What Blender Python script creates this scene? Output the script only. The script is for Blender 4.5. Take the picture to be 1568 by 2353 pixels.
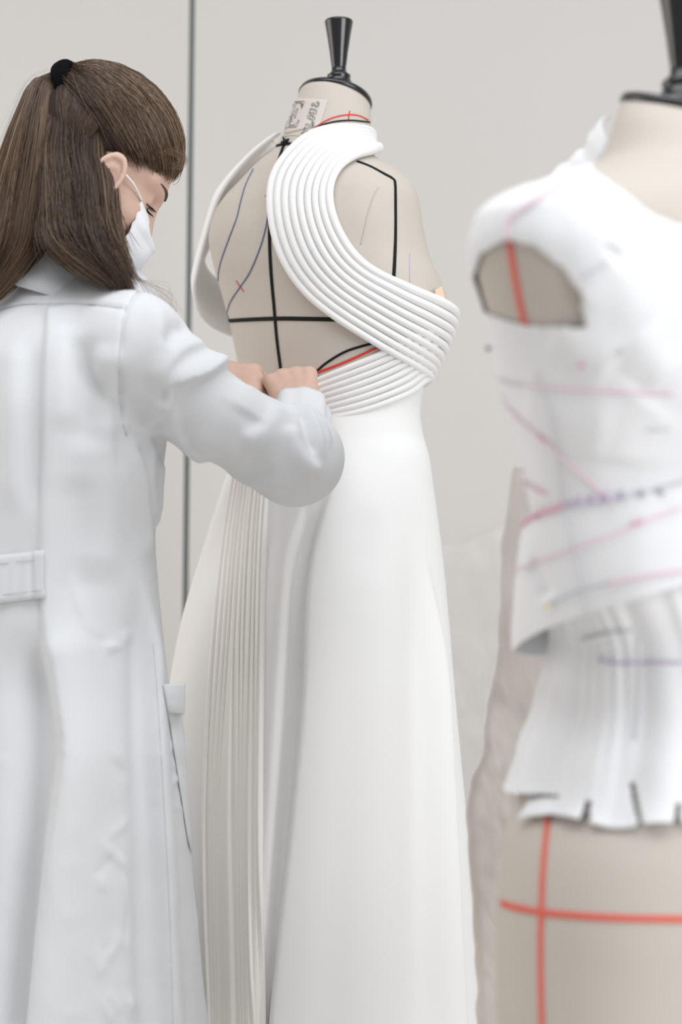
import bpy, math, random
import numpy as np
from mathutils import Vector, Matrix
from mathutils.bvhtree import BVHTree

random.seed(7); rng = np.random.default_rng(7)
scene = bpy.context.scene
for o in list(bpy.data.objects): bpy.data.objects.remove(o)
COL = scene.collection

# ------------------------------------------------------------------ camera
FPX, W0, H0, ZC = 3500.0, 1568, 2353, 1.10
cam = bpy.data.cameras.new('camera'); camo = bpy.data.objects.new('camera', cam); COL.objects.link(camo)
camo.location = (0, 0, ZC); camo.rotation_euler = (math.pi / 2, 0, 0)
cam.sensor_fit = 'VERTICAL'; cam.sensor_height = 36.0; cam.lens = FPX / H0 * 36.0
cam.dof.use_dof = True; cam.dof.focus_distance = 2.06; cam.dof.aperture_fstop = 2.4
cam.clip_start = 0.05
scene.camera = camo
# ------------------------------------------------------------------ light
world = bpy.data.worlds.new('world'); scene.world = world; world.use_nodes = True
wb = world.node_tree.nodes['Background']; wb.inputs[0].default_value = (0.99, 0.99, 1.0, 1); wb.inputs[1].default_value = 0.36
def area(name, loc, target, sx, sy, power, col=(1, 1, 1)):
    l = bpy.data.lights.new(name, 'AREA'); l.shape = 'RECTANGLE'; l.size = sx; l.size_y = sy; l.energy = power; l.color = col
    o = bpy.data.objects.new(name, l); COL.objects.link(o); o.location = loc
    o.rotation_euler = (Vector(target) - Vector(loc)).to_track_quat('-Z', 'Y').to_euler()
    return o
area('skylight', (0.2, 0.8, 3.2), (0.2, 1.0, 0.0), 3.0, 1.8, 52, (0.95, 0.975, 1.0))
area('window_light', (3.0, -1.3, 2.0), (0.0, 2.1, 1.0), 2.6, 2.2, 104, (0.96, 0.98, 1.0))
area('left_fill_light', (-2.7, 2.35, 1.5), (0.3, 3.0, 0.9), 1.8, 2.2, 30, (1.0, 0.94, 0.88))  # warm fill added to brighten the left part of the wall
vs = scene.view_settings
vs.view_transform = 'Standard'; vs.look = 'None'; vs.gamma = 1.0; vs.exposure = 0.0; vs.use_curve_mapping = False

# ------------------------------------------------------------------ numeric helpers
def P(x, y, Y):
    return np.array([(x - W0 / 2) / FPX * Y, Y, ZC + (H0 / 2 - y) / FPX * Y])
def pchip(xk, yk, x):
    xk = np.asarray(xk, float); yk = np.asarray(yk, float); x = np.clip(np.asarray(x, float), xk[0], xk[-1])
    h = np.diff(xk); d = np.diff(yk) / h; m = np.zeros_like(yk)
    w1 = 2 * h[1:] + h[:-1]; w2 = h[1:] + 2 * h[:-1]
    ok = d[:-1] * d[1:] > 0
    with np.errstate(divide='ignore', invalid='ignore'):
        hm = (w1 + w2) / (w1 / d[:-1] + w2 / d[1:])
    m[1:-1] = np.where(ok, hm, 0); m[0] = d[0]; m[-1] = d[-1]
    i = np.clip(np.searchsorted(xk, x, side='right') - 1, 0, len(h) - 1)
    t = (x - xk[i]) / h[i]; hh = h[i]
    return ((2 * t**3 - 3 * t**2 + 1) * yk[i] + (t**3 - 2 * t**2 + t) * hh * m[i] + (-2 * t**3 + 3 * t**2) * yk[i + 1] + (t**3 - t**2) * hh * m[i + 1])
def spline(pts, n):
    p = np.asarray(pts, float)
    if len(p) == 2: return p[0] + (p[1] - p[0]) * np.linspace(0, 1, n)[:, None]
    q = np.vstack([2 * p[0] - p[1], p, 2 * p[-1] - p[-2]])
    seg = np.linalg.norm(np.diff(p, axis=0), axis=1) ** 0.5 + 1e-9
    k = np.concatenate([[0], np.cumsum(seg)])
    s = np.linspace(0, k[-1], n); i = np.clip(np.searchsorted(k, s, side='right') - 1, 0, len(p) - 2)
    t = ((s - k[i]) / seg[i])[:, None]
    a, b, c, d = q[i], q[i + 1], q[i + 2], q[i + 3]
    return 0.5 * (2 * b + (c - a) * t + (2 * a - 5 * b + 4 * c - d) * t**2 + (3 * b - 3 * c + d - a) * t**3)
def nrm(v): v = np.asarray(v, float); return v / (np.linalg.norm(v, axis=-1, keepdims=True) + 1e-12)
def hash3(i, j, k, s=0):
    v = (i * 374761393 + j * 668265263 + k * 2147483647 + s * 1274126177) & 0x7fffffff
    v = ((v ^ (v >> 13)) * 1274126177) & 0x7fffffff
    return ((v ^ (v >> 16)) & 0xffff) / 65535.0 * 2 - 1
def noise3(p, s=0):
    p = np.asarray(p, float); f = np.floor(p).astype(np.int64); u = p - f; u = u * u * (3 - 2 * u); r = 0
    for dx in (0, 1):
        for dy in (0, 1):
            for dz in (0, 1):
                w = (u[:, 0] if dx else 1 - u[:, 0]) * (u[:, 1] if dy else 1 - u[:, 1]) * (u[:, 2] if dz else 1 - u[:, 2])
                r = r + w * hash3(f[:, 0] + dx, f[:, 1] + dy, f[:, 2] + dz, s)
    return r
def fbm(p, o=3, s=0):
    r = 0; a = 1.0
    for i in range(o): r = r + a * noise3(p, s + i); p = p * 2.03 + 7.1; a *= 0.5
    return r
def quads(nu, nv, closed=False):
    F = []
    for i in range(nu - 1):
        for j in range(nv if closed else nv - 1):
            j2 = (j + 1) % nv
            F.append((i * nv + j, i * nv + j2, (i + 1) * nv + j2, (i + 1) * nv + j))
    return F
def vnormals(V, F):
    F = np.asarray([f if len(f) == 4 else (f[0], f[1], f[2], f[2]) for f in F]); N = np.zeros_like(V)
    n = np.cross(V[F[:, 2]] - V[F[:, 0]], V[F[:, 3]] - V[F[:, 1]])
    for k in range(4): np.add.at(N, F[:, k], n)
    return nrm(N)
def bvh(V, F): return BVHTree.FromPolygons([tuple(v) for v in V], [tuple(int(i) for i in f) for f in F])
def cast(B, x, y, lo=None):
    d = Vector(((x - W0 / 2) / FPX, 1, (H0 / 2 - y) / FPX)).normalized(); o = Vector((0, 0, ZC))
    h, n, i, t = B.ray_cast(o, d)
    if h is None:
        best = None
        for s in np.linspace(1.2, 2.8, 60):
            q = B.find_nearest(o + d * s)
            if q[0] is not None and (best is None or q[3] < best[3]): best = q
        h, n = best[0], best[1]
    if n.dot(d) > 0: n = -n
    return np.array(h), np.array(n)
def castline(B, pts, n=24):
    q = spline(pts, n); r = [cast(B, a, b) for a, b in q]
    return np.array([a for a, _ in r]), np.array([b for _, b in r])

# ------------------------------------------------------------------ scene helpers
def mesh(name, V, F):
    m = bpy.data.meshes.new(name); m.from_pydata([tuple(v) for v in np.asarray(V, float)], [], [tuple(int(i) for i in f) for f in F]); m.update()
    return m
def rootloc(p):
    while p.parent is not None: p = p.parent
    return np.array(p.location) if p.type == 'EMPTY' else np.zeros(3)
def obj(name, V, F, mat, parent=None, smooth=True, kind=None, label=None):
    V = np.asarray(V, float)
    if parent is not None: V = V - rootloc(parent)
    m = mesh(name, V, F); m.materials.append(mat)
    if smooth: m.polygons.foreach_set('use_smooth', [True] * len(m.polygons))
    o = bpy.data.objects.new(name, m); COL.objects.link(o)
    if parent is not None: o.parent = parent
    if kind: o['kind'] = kind
    if label: o['label'] = label
    return o
def thing(name, loc, label, cat, group=None):
    o = bpy.data.objects.new(name, None); COL.objects.link(o); o.location = loc; o.empty_display_size = 0.1
    o['label'] = label; o['category'] = cat
    if group: o['group'] = group
    return o
def solid(o, t, off=0.0):
    m = o.modifiers.new('thick', 'SOLIDIFY'); m.thickness = t; m.offset = off; return o
def tube(pts, rad, sides=8, caps=True, flat=None, N=None):
    """sweep along pts; rad scalar or array; flat=(scale along N) with N normals given"""
    p = np.asarray(pts, float); n = len(p); rad = np.broadcast_to(np.asarray(rad, float), (n,))
    T = nrm(np.gradient(p, axis=0))
    if N is None:
        N = np.zeros_like(p); ref = np.array([0, 0, 1.0]) if abs(T[0][2]) < 0.9 else np.array([1.0, 0, 0])
        c = np.cross(T[0], ref); c /= np.linalg.norm(c)
        for i in range(n):
            c = c - T[i] * (c @ T[i]); c /= np.linalg.norm(c) + 1e-12; N[i] = c
    else: N = nrm(N - T * np.sum(N * T, axis=1, keepdims=True))
    Bn = np.cross(T, N); fl = 1.0 if flat is None else flat
    a = np.linspace(0, 2 * math.pi, sides, endpoint=False)
    V = p[:, None, :] + rad[:, None, None] * (np.cos(a)[None, :, None] * N[:, None, :] * fl + np.sin(a)[None, :, None] * Bn[:, None, :])
    V = V.reshape(-1, 3); F = quads(n, sides, True)
    if caps: F.append(tuple(range(sides))[::-1]); F.append(tuple(range((n - 1) * sides, n * sides)))
    return V, F
def lathe(prof, n, M=None):
    a = np.linspace(0, 2 * math.pi, n, endpoint=False); V = []
    for r, z in prof:
        V += [(r * math.cos(t), r * math.sin(t), z) for t in a]
    V = np.array(V); F = quads(len(prof), n, True)
    F.append(tuple(range(n))[::-1]); F.append(tuple(range((len(prof) - 1) * n, len(prof) * n)))
    if M is not None: V = V @ M[0].T + M[1]
    return V, F
def box(x0, x1, y0, y1, z0, z1):
    V = [(x, y, z) for x in (x0, x1) for y in (y0, y1) for z in (z0, z1)]
    return np.array(V), [(0, 1, 3, 2), (4, 6, 7, 5), (0, 4, 5, 1), (2, 3, 7, 6), (0, 2, 6, 4), (1, 5, 7, 3)]
def join(parts):
    V = []; F = []; k = 0
    for v, f in parts:
        V.append(v); F += [tuple(i + k for i in q) for q in f]; k += len(v)
    return np.vstack(V), F

# ------------------------------------------------------------------ surface nets on a sparse field
def surfnet(field, lo, hi, h, margin=2.2, B=4):
    lo = np.asarray(lo, float); n = [int(math.ceil((hi[i] - lo[i]) / h / B)) * B + 1 for i in range(3)]
    nc = [(k - 1) // B + 1 for k in n]
    G = np.stack(np.meshgrid(*[lo[i] + np.arange(nc[i]) * h * B for i in range(3)], indexing='ij'), -1)
    C = field(G.reshape(-1, 3)).reshape(nc)
    A = np.abs(C); mn = np.full([k - 1 for k in nc], 1e9)
    sg = np.zeros([k - 1 for k in nc], int)
    for a in (0, 1):
        for b in (0, 1):
            for c in (0, 1):
                s = (slice(a, nc[0] - 1 + a), slice(b, nc[1] - 1 + b), slice(c, nc[2] - 1 + c))
                mn = np.minimum(mn, A[s]); sg += (C[s] < 0)
    act = (mn < h * B * margin) | ((sg > 0) & (sg < 8))
    f = np.repeat(np.repeat(np.repeat(C[:-1, :-1, :-1], B, 0), B, 1), B, 2)
    f = np.pad(f, ((0, 1), (0, 1), (0, 1)), mode='edge')
    m = np.repeat(np.repeat(np.repeat(act, B, 0), B, 1), B, 2); mm = np.zeros(f.shape, bool)
    for a in (0, 1):
        for b in (0, 1):
            for c in (0, 1): mm[a:a + m.shape[0], b:b + m.shape[1], c:c + m.shape[2]] |= m
    idx = np.argwhere(mm); f[mm] = field(lo + idx * h)
    S = f < 0; cs = [k - 1 for k in f.shape]
    cnt = np.zeros(cs, np.int8)
    def cor(X, a, b, c): return X[a:a + cs[0], b:b + cs[1], c:c + cs[2]]
    for a in (0, 1):
        for b in (0, 1):
            for c in (0, 1): cnt += cor(S, a, b, c)
    mix = (cnt > 0) & (cnt < 8); ci = np.argwhere(mix); vid = np.full(cs, -1, np.int64); vid[mix] = np.arange(len(ci))
    acc = np.zeros((len(ci), 3)); num = np.zeros(len(ci))
    cr = [(a, b, c) for a in (0, 1) for b in (0, 1) for c in (0, 1)]
    for i, u in enumerate(cr):
        for v in cr[i + 1:]:
            if sum(abs(u[k] - v[k]) for k in range(3)) != 1: continue
            fu = f[ci[:, 0] + u[0], ci[:, 1] + u[1], ci[:, 2] + u[2]]; fv = f[ci[:, 0] + v[0], ci[:, 1] + v[1], ci[:, 2] + v[2]]
            x = (fu < 0) != (fv < 0); t = np.where(x, fu / np.where(x, fu - fv, 1), 0)
            pt = np.array(u)[None] + t[:, None] * (np.array(v) - np.array(u))[None]
            acc += pt * x[:, None]; num += x
    V = lo + (ci + acc / num[:, None]) * h; F = []
    for ax in range(3):
        s0 = [slice(1, cs[k]) for k in range(3)]; s1 = list(s0)
        s0[ax] = slice(0, cs[ax]); s1[ax] = slice(1, cs[ax] + 1)
        a = S[tuple(s0)]; b = S[tuple(s1)]; e = np.argwhere(a != b)
        off = [1, 1, 1]; off[ax] = 0; e2 = e + np.array(off); d1 = np.zeros(3, int); d2 = np.zeros(3, int)
        d1[(ax + 1) % 3] = 1; d2[(ax + 2) % 3] = 1
        q = [vid[tuple((e2 - d).T)] for d in (d1 * 0, d1, d1 + d2, d2)]
        Q = np.stack(q, 1); fl = b[tuple(e.T)]; Q[~fl] = Q[~fl][:, ::-1]
        Q = Q[(Q >= 0).all(1)]; F.append(Q)
    F = np.vstack(F)[:, ::-1]
    return V, F
def sm(a, b, k):
    h = np.clip(0.5 + 0.5 * (b - a) / k, 0, 1); return b + (a - b) * h - k * h * (1 - h)
def smx(a, b, k): return -sm(-a, -b, k)
def cone(p, a, b, ra, rb):
    a = np.asarray(a, float); b = np.asarray(b, float); d = b - a; t = np.clip(((p - a) @ d) / (d @ d), 0, 1)
    return np.linalg.norm(p - a - t[:, None] * d, axis=1) - (ra + (rb - ra) * t)
def ell(p, c, r, R=None):
    q = p - np.asarray(c, float)
    if R is not None: q = q @ R
    r = np.asarray(r, float); k0 = np.linalg.norm(q / r, axis=1); k1 = np.linalg.norm(q / (r * r), axis=1) + 1e-9
    return k0 * (k0 - 1) / k1
def chain(p, pts, rad, k=0.01):
    d = None
    for i in range(len(pts) - 1):
        c = cone(p, pts[i], pts[i + 1], rad[i], rad[i + 1]); d = c if d is None else sm(d, c, k)
    return d

# ------------------------------------------------------------------ fold brush
def polydist(V, L):
    best = np.full(len(V), 1e9); tt = np.zeros(len(V)); cl = np.zeros_like(V); tg = np.zeros_like(V)
    ln = np.concatenate([[0], np.cumsum(np.linalg.norm(np.diff(L, axis=0), axis=1))])
    for i in range(len(L) - 1):
        d = L[i + 1] - L[i]; t = np.clip(((V - L[i]) @ d) / (d @ d + 1e-12), 0, 1); c = L[i] + t[:, None] * d
        e = np.linalg.norm(V - c, axis=1); m = e < best
        best[m] = e[m]; tt[m] = (ln[i] + t[m] * (ln[i + 1] - ln[i])) / ln[-1]; cl[m] = c[m]; tg[m] = d / (np.linalg.norm(d) + 1e-12)
    return best, tt, cl, tg
def brush(V, N, L, w, h, mode='ridge', w2=None, ends=(0.15, 0.15)):
    bb0 = L.min(0) - 4 * max(w, w2 or 0); bb1 = L.max(0) + 4 * max(w, w2 or 0)
    I = np.where(((V > bb0) & (V < bb1)).all(1))[0]
    if not len(I): return V
    d, t, c, tg = polydist(V[I], L)
    tp = np.ones(len(I))
    if ends[0] > 0: tp *= np.clip(t / ends[0], 0, 1)
    if ends[1] > 0: tp *= np.clip((1 - t) / ends[1], 0, 1)
    tp = tp * tp * (3 - 2 * tp)
    # ends: fade past the end points
    if mode == 'ridge': pr = np.exp(-(d / w) ** 2)
    else:
        sd = np.sum((V[I] - c) * np.cross(tg, N[I]), axis=1) * (1 if mode == 'left' else -1)
        d2 = np.sqrt(np.maximum(d * d - sd * sd, 0))
        pr = np.where(sd > 0, np.exp(-(sd / w) ** 2), np.exp(-(sd / (w2 or w * 0.15)) ** 2)) * np.exp(-(d2 / (w * 0.8)) ** 2)
    V = V.copy(); V[I] += N[I] * (h * pr * tp)[:, None]
    return V

# ------------------------------------------------------------------ materials
def mat(name, col, rough=0.85, spec=0.3, var=0.0, vscale=8, bump=0.0, bscale=600, sheen=0.0, weave=False, sss=0.0, metallic=0.0, col2=None, coat=0.0, bump2=0.0, b2scale=60):
    m = bpy.data.materials.new(name); m.use_nodes = True; nt = m.node_tree; b = nt.nodes['Principled BSDF']
    b.inputs['Base Color'].default_value = (*col, 1); b.inputs['Roughness'].default_value = rough
    b.inputs['Specular IOR Level'].default_value = spec; b.inputs['Metallic'].default_value = metallic
    if sheen: b.inputs['Sheen Weight'].default_value = sheen; b.inputs['Sheen Roughness'].default_value = 0.6
    if coat: b.inputs['Coat Weight'].default_value = coat; b.inputs['Coat Roughness'].default_value = 0.12
    if sss:
        b.inputs['Subsurface Weight'].default_value = sss; b.inputs['Subsurface Radius'].default_value = (0.012, 0.005, 0.003); b.inputs['Subsurface Scale'].default_value = 1.0
    tc = nt.nodes.new('ShaderNodeTexCoord')
    if var:
        n = nt.nodes.new('ShaderNodeTexNoise'); n.inputs['Scale'].default_value = vscale; n.inputs['Detail'].default_value = 5
        mx = nt.nodes.new('ShaderNodeMix'); mx.data_type = 'RGBA'
        c2 = col2 or tuple(c * (1 - var) for c in col)
        mx.inputs[6].default_value = (*col, 1); mx.inputs[7].default_value = (*c2, 1)
        nt.links.new(tc.outputs['Object'], n.inputs['Vector']); nt.links.new(n.outputs['Fac'], mx.inputs[0]); nt.links.new(mx.outputs[2], b.inputs['Base Color'])
    last = None
    if bump2:
        n = nt.nodes.new('ShaderNodeTexNoise'); n.inputs['Scale'].default_value = b2scale; n.inputs['Detail'].default_value = 4
        n.noise_type = 'RIDGED_MULTIFRACTAL'; n.inputs['Distortion'].default_value = .6; n.inputs['Detail'].default_value = 2
        bp = nt.nodes.new('ShaderNodeBump'); bp.inputs['Strength'].default_value = bump2; bp.inputs['Distance'].default_value = 0.006; bp.invert = True
        nt.links.new(tc.outputs['Object'], n.inputs['Vector']); nt.links.new(n.outputs['Fac'], bp.inputs['Height']); last = bp
    if bump:
        if weave:
            n = nt.nodes.new('ShaderNodeTexWave'); n.wave_type = 'BANDS'; n.bands_direction = 'DIAGONAL'; n.inputs['Scale'].default_value = bscale; n.inputs['Distortion'].default_value = 1.5
        else:
            n = nt.nodes.new('ShaderNodeTexNoise'); n.inputs['Scale'].default_value = bscale; n.inputs['Detail'].default_value = 3
        bp = nt.nodes.new('ShaderNodeBump'); bp.inputs['Strength'].default_value = bump; bp.inputs['Distance'].default_value = 0.0006
        nt.links.new(tc.outputs['Object'], n.inputs['Vector']); nt.links.new(n.outputs['Fac'], bp.inputs['Height'])
        if last: nt.links.new(last.outputs[0], bp.inputs['Normal'])
        last = bp
    if last: nt.links.new(last.outputs[0], b.inputs['Normal'])
    return m
M = {}
M['wall'] = mat('wall_paint', (0.62, 0.60, 0.575), 0.8, 0.25, var=0.02, vscale=3, bump=0.05, bscale=300)
M['trim'] = mat('grey_metal_profile', (0.15, 0.17, 0.165), 0.5, 0.4)
M['floor'] = mat('floor_vinyl', (0.72, 0.69, 0.65), 0.6, 0.3, var=0.06, vscale=6)
M['linen'] = mat('form_linen', (0.58, 0.53, 0.475), 0.95, 0.15, var=0.035, vscale=30, bump=0.25, bscale=900)
M['linen_seam'] = mat('form_linen_seam', (0.56, 0.52, 0.47), 0.95, 0.1)
M['black'] = mat('black_lacquer', (0.009, 0.009, 0.010), 0.22, 0.5, coat=0.4)
M['blacktape'] = mat('black_tape', (0.008, 0.010, 0.010), 0.75, 0.2)
M['red'] = mat('red_thread', (0.72, 0.06, 0.045), 0.75, 0.2)
M['redtape'] = mat('red_tape', (0.74, 0.15, 0.11), 0.8, 0.2)
M['blue'] = mat('blue_thread', (0.12, 0.16, 0.30), 0.8, 0.2)
M['ink'] = mat('grey_ink', (0.16, 0.165, 0.17), 0.9, 0.1)
M['patch'] = mat('label_patch', (0.63, 0.585, 0.535), 0.95, 0.1, bump=0.2, bscale=900)
M['dress'] = mat('white_crepe', (0.86, 0.855, 0.85), 0.75, 0.22, bump=0.10, bscale=1500, sheen=0.15)
M['pleat'] = mat('crepe_warm_bounce', (0.92, 0.895, 0.85), 0.75, 0.22, bump=0.10, bscale=1500, sheen=0.15)  # same white crepe, with warm light bounced between pleats put into the colour
M['seamline'] = mat('seam_grey', (0.55, 0.55, 0.55), 0.9, 0.1)  # grey of the lining edge showing through and of the side seam
M['coat'] = mat('white_cotton_twill', (0.75, 0.762, 0.78), 0.85, 0.2, var=0.03, vscale=5, bump=0.18, bscale=900, weave=True, bump2=0.5, b2scale=7)
M['coatseam'] = mat('coat_stitching', (0.60, 0.61, 0.62), 0.9, 0.1)
M['skin'] = mat('skin', (0.62, 0.41, 0.32), 0.5, 0.35, var=0.12, vscale=40, bump=0.15, bscale=500, sss=0.12, col2=(0.68, 0.47, 0.38))
M['mask'] = mat('mask_nonwoven', (0.84, 0.85, 0.88), 0.85, 0.2, bump=0.3, bscale=900)
M['elastic'] = mat('white_elastic', (0.82, 0.82, 0.84), 0.8, 0.2)
M['hairtie'] = mat('black_hair_tie', (0.004, 0.004, 0.005), 0.9, 0.1, bump=0.9, bscale=420)
M['lash'] = mat('dark_lash', (0.02, 0.015, 0.012), 0.6, 0.3)
M['brow'] = mat('brown_brow', (0.10, 0.065, 0.045), 0.7, 0.3)
M['toile'] = mat('toile_cotton', (0.84, 0.845, 0.86), 0.85, 0.2, bump=0.2, bscale=700, bump2=0.2, b2scale=6)
M['muslin'] = mat('cream_muslin', (0.95, 0.905, 0.87), 0.9, 0.15, var=0.04, vscale=12, bump=0.2, bscale=700, bump2=0.35, b2scale=9)
M['pink'] = mat('pink_pencil', (0.84, 0.66, 0.72), 0.9, 0.1)
M['pinkdark'] = mat('red_pencil', (0.78, 0.42, 0.54), 0.9, 0.1)
M['violet'] = mat('violet_pencil', (0.60, 0.54, 0.68), 0.9, 0.1)
M['greypencil'] = mat('grey_pencil', (0.62, 0.62, 0.66), 0.9, 0.1)
M['yellow'] = mat('yellow_pin', (0.80, 0.70, 0.25), 0.4, 0.5)
M['steel'] = mat('stand_steel', (0.45, 0.45, 0.45), 0.3, 0.5, metallic=0.9)
M['peach'] = mat('peach_lining', (0.85, 0.60, 0.46), 0.8, 0.2)
M['trousers'] = mat('dark_trousers', (0.03, 0.03, 0.04), 0.9, 0.1)
def hairmat(name):
    m = bpy.data.materials.new(name); m.use_nodes = True; nt = m.node_tree; b = nt.nodes['Principled BSDF']
    b.inputs['Roughness'].default_value = 0.38; b.inputs['Specular IOR Level'].default_value = 0.45
    a = nt.nodes.new('ShaderNodeVertexColor'); a.layer_name = 'strand'; nt.links.new(a.outputs['Color'], b.inputs['Base Color'])
    return m
M['hair'] = hairmat('brown_hair')
M['hairbase'] = mat('dark_brown_hair', (0.055, 0.034, 0.024), 0.6, 0.3, var=0.4, vscale=60)
def plastic():
    m = bpy.data.materials.new('clear_plastic_film'); m.use_nodes = True; nt = m.node_tree; b = nt.nodes['Principled BSDF']
    b.inputs['Base Color'].default_value = (0.82, 0.81, 0.80, 1); b.inputs['Roughness'].default_value = 0.35; b.inputs['Alpha'].default_value = 0.25
    return m
M['plastic'] = plastic()

# ================================================================== setting
YW = 3.2
def struct(o): o['kind'] = 'structure'; return o
V, F = box(-4.5, 4.5, YW + 0.02, YW + 0.12, 0, 3.6); wall = struct(obj('wall_back', V, F, M['wall'], smooth=False))
gx = P(436, 700, YW)[0]
pan = []
for nme, x0, x1 in (('panel', -2.6, gx - 0.006), ('panel', gx + 0.006, 3.6)):
    V, F = box(x0, x1, YW - 0.012, YW + 0.02, 0.08, 3.5)
    lean = 0.0115 * (V[:, 2] - 1.6)
    V[:, 0] += np.where(np.abs(V[:, 0] - gx) < 0.02, lean, 0)
    o = obj(nme, V, F, M['wall'], wall, smooth=False)
V, F = box(gx - 0.006, gx + 0.006, YW - 0.008, YW + 0.02, 0.08, 3.5); V[:, 0] += 0.0115 * (V[:, 2] - 1.6)
struct(obj('trim_1', V, F, M['trim'], smooth=False))
V, F = box(-4.5, 4.5, -1.5, YW + 0.12, -0.1, 0); struct(obj('floor', V, F, M['floor'], smooth=False))

# ================================================================== lofted dress form
class Loft:
    """rings at pixel rows ys (depth Y0) with pixel silhouettes xl/xr, half depths bf/bb, lateral axis r, forward axis f"""
    def __init__(s, Y0, rows, beta_r, tilt=None):
        s.Y0 = Y0; rows = sorted(rows); s.ys = np.array([q[0] for q in rows], float); k = Y0 / FPX
        s.xl = np.array([q[1] for q in rows], float); s.xr = np.array([q[2] for q in rows], float)
        s.bf = np.array([q[3] for q in rows]); s.bb = np.array([q[4] for q in rows]); s.n = np.array([q[5] if len(q) > 5 else 2.2 for q in rows])
        s.r = np.array([math.cos(beta_r), math.sin(beta_r), 0.0]); s.f = np.array([-s.r[1], s.r[0], 0.0])
        s.k = k; s.tilt = tilt
    def ring(s, y, th, off=0.0):
        y = np.asarray(y, float); k = s.k
        xl, xr = pchip(s.ys, s.xl, y), pchip(s.ys, s.xr, y); bf, bb, n = pchip(s.ys, s.bf, y), pchip(s.ys, s.bb, y), pchip(s.ys, s.n, y)
        w = (xr - xl) / 2 * k; cx = ((xl + xr) / 2 - W0 / 2) * k; b = (bf + bb) / 2
        a = np.sqrt(np.maximum(w * w - (b * s.f[0]) ** 2, 1e-5)) / abs(s.r[0])
        c, sn = np.cos(th), np.sin(th)
        lx = np.sign(c) * np.abs(c) ** (2 / n) * (a + off); ly = np.sign(sn) * np.abs(sn) ** (2 / n) * (np.where(sn > 0, bf, bb) + off)
        shift = (bf - bb) / 2 * 0
        z = ZC + (H0 / 2 - y) * k
        if s.tilt is not None: z = z + s.tilt(y) * ly
        q = lx[..., None] * s.r + ly[..., None] * s.f
        q[..., 0] += cx; q[..., 1] += s.Y0; q[..., 2] = z
        return q
    def grid(s, y0, y1, ny, nt, off=0.0):
        th = np.linspace(0, 2 * math.pi, nt, endpoint=False); yy = np.linspace(y0, y1, ny)
        T, YY = np.meshgrid(th, yy); return s.ring(YY.ravel(), T.ravel(), off), quads(ny, nt, True)
    def inv(s, p):
        """world point -> (y, theta) on the loft"""
        y = H0 / 2 - (p[2] - ZC) / s.k; k = s.k
        if s.tilt is not None:
            pass
        xl, xr = float(pchip(s.ys, s.xl, y)), float(pchip(s.ys, s.xr, y)); bf, bb, n = float(pchip(s.ys, s.bf, y)), float(pchip(s.ys, s.bb, y)), float(pchip(s.ys, s.n, y))
        w = (xr - xl) / 2 * k; cx = ((xl + xr) / 2 - W0 / 2) * k; b = (bf + bb) / 2
        a = math.sqrt(max(w * w - (b * s.f[0]) ** 2, 1e-5)) / abs(s.r[0])
        d = np.array([p[0] - cx, p[1] - s.Y0, 0]); lx = d @ s.r / a; ly = d @ s.f; ly /= bf if ly > 0 else bb
        return y, math.atan2(np.sign(ly) * abs(ly) ** (n / 2), np.sign(lx) * abs(lx) ** (n / 2))
def capends(V, F, ny, nt):
    F = list(F); F.append(tuple(range(nt))[::-1]); F.append(tuple(range((ny - 1) * nt, ny * nt))); return F
def tapes(root, B, lst, off=0.0008):
    for name, m, pts, wd, fl in lst:
        L, N = castline(B, pts, max(8, int(6 + 3 * len(pts))))
        V, F = tube(L + N * off, wd, 8, flat=fl, N=N); obj(name, V, F, M[m], root)

YD = 2.32
neck_t = lambda y: -0.33 * np.clip((340 - y) / 118, 0, 1) ** 1.3
form = Loft(YD, [
    (232, 688, 852, .055, .055, 2.0), (256, 676, 853, .058, .058, 2.0), (300, 654, 853, .062, .062, 2.0), (335, 637, 855, .067, .070, 2.0),
    (365, 612, 862, .070, .080, 2.1), (390, 582, 888, .076, .090, 2.2), (415, 553, 916, .083, .096, 2.3), (440, 528, 936, .089, .101, 2.5), (480, 502, 948, .098, .106, 2.6),
    (540, 488, 955, .108, .109, 2.6), (600, 495, 968, .120, .109, 2.5), (660, 506, 993, .134, .107, 2.4), (730, 520, 1010, .142, .104, 2.3), (790, 531, 998, .134, .100, 2.2),
    (850, 541, 972, .118, .094, 2.1), (930, 550, 950, .104, .090, 2.1), (1000, 560, 940, .100, .090, 2.1), (1060, 565, 945, .098, .092, 2.1), (1120, 560, 955, .098, .095, 2.1)],
    math.radians(-39), neck_t)
fx = (760 - W0 / 2) / FPX * YD
df = thing('dress_form', (fx, YD, 0), 'linen dress form with black neck knob wearing the ribbed white gown', 'dress form')
ny, nt = 150, 128
V, F = form.grid(232, 1120, ny, nt)
Bform0 = bvh(V, F); FV, FF = V, capends(V, F, ny, nt)
obj('torso', FV, FF, M['linen'], df)
Bf = Bform0
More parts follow.
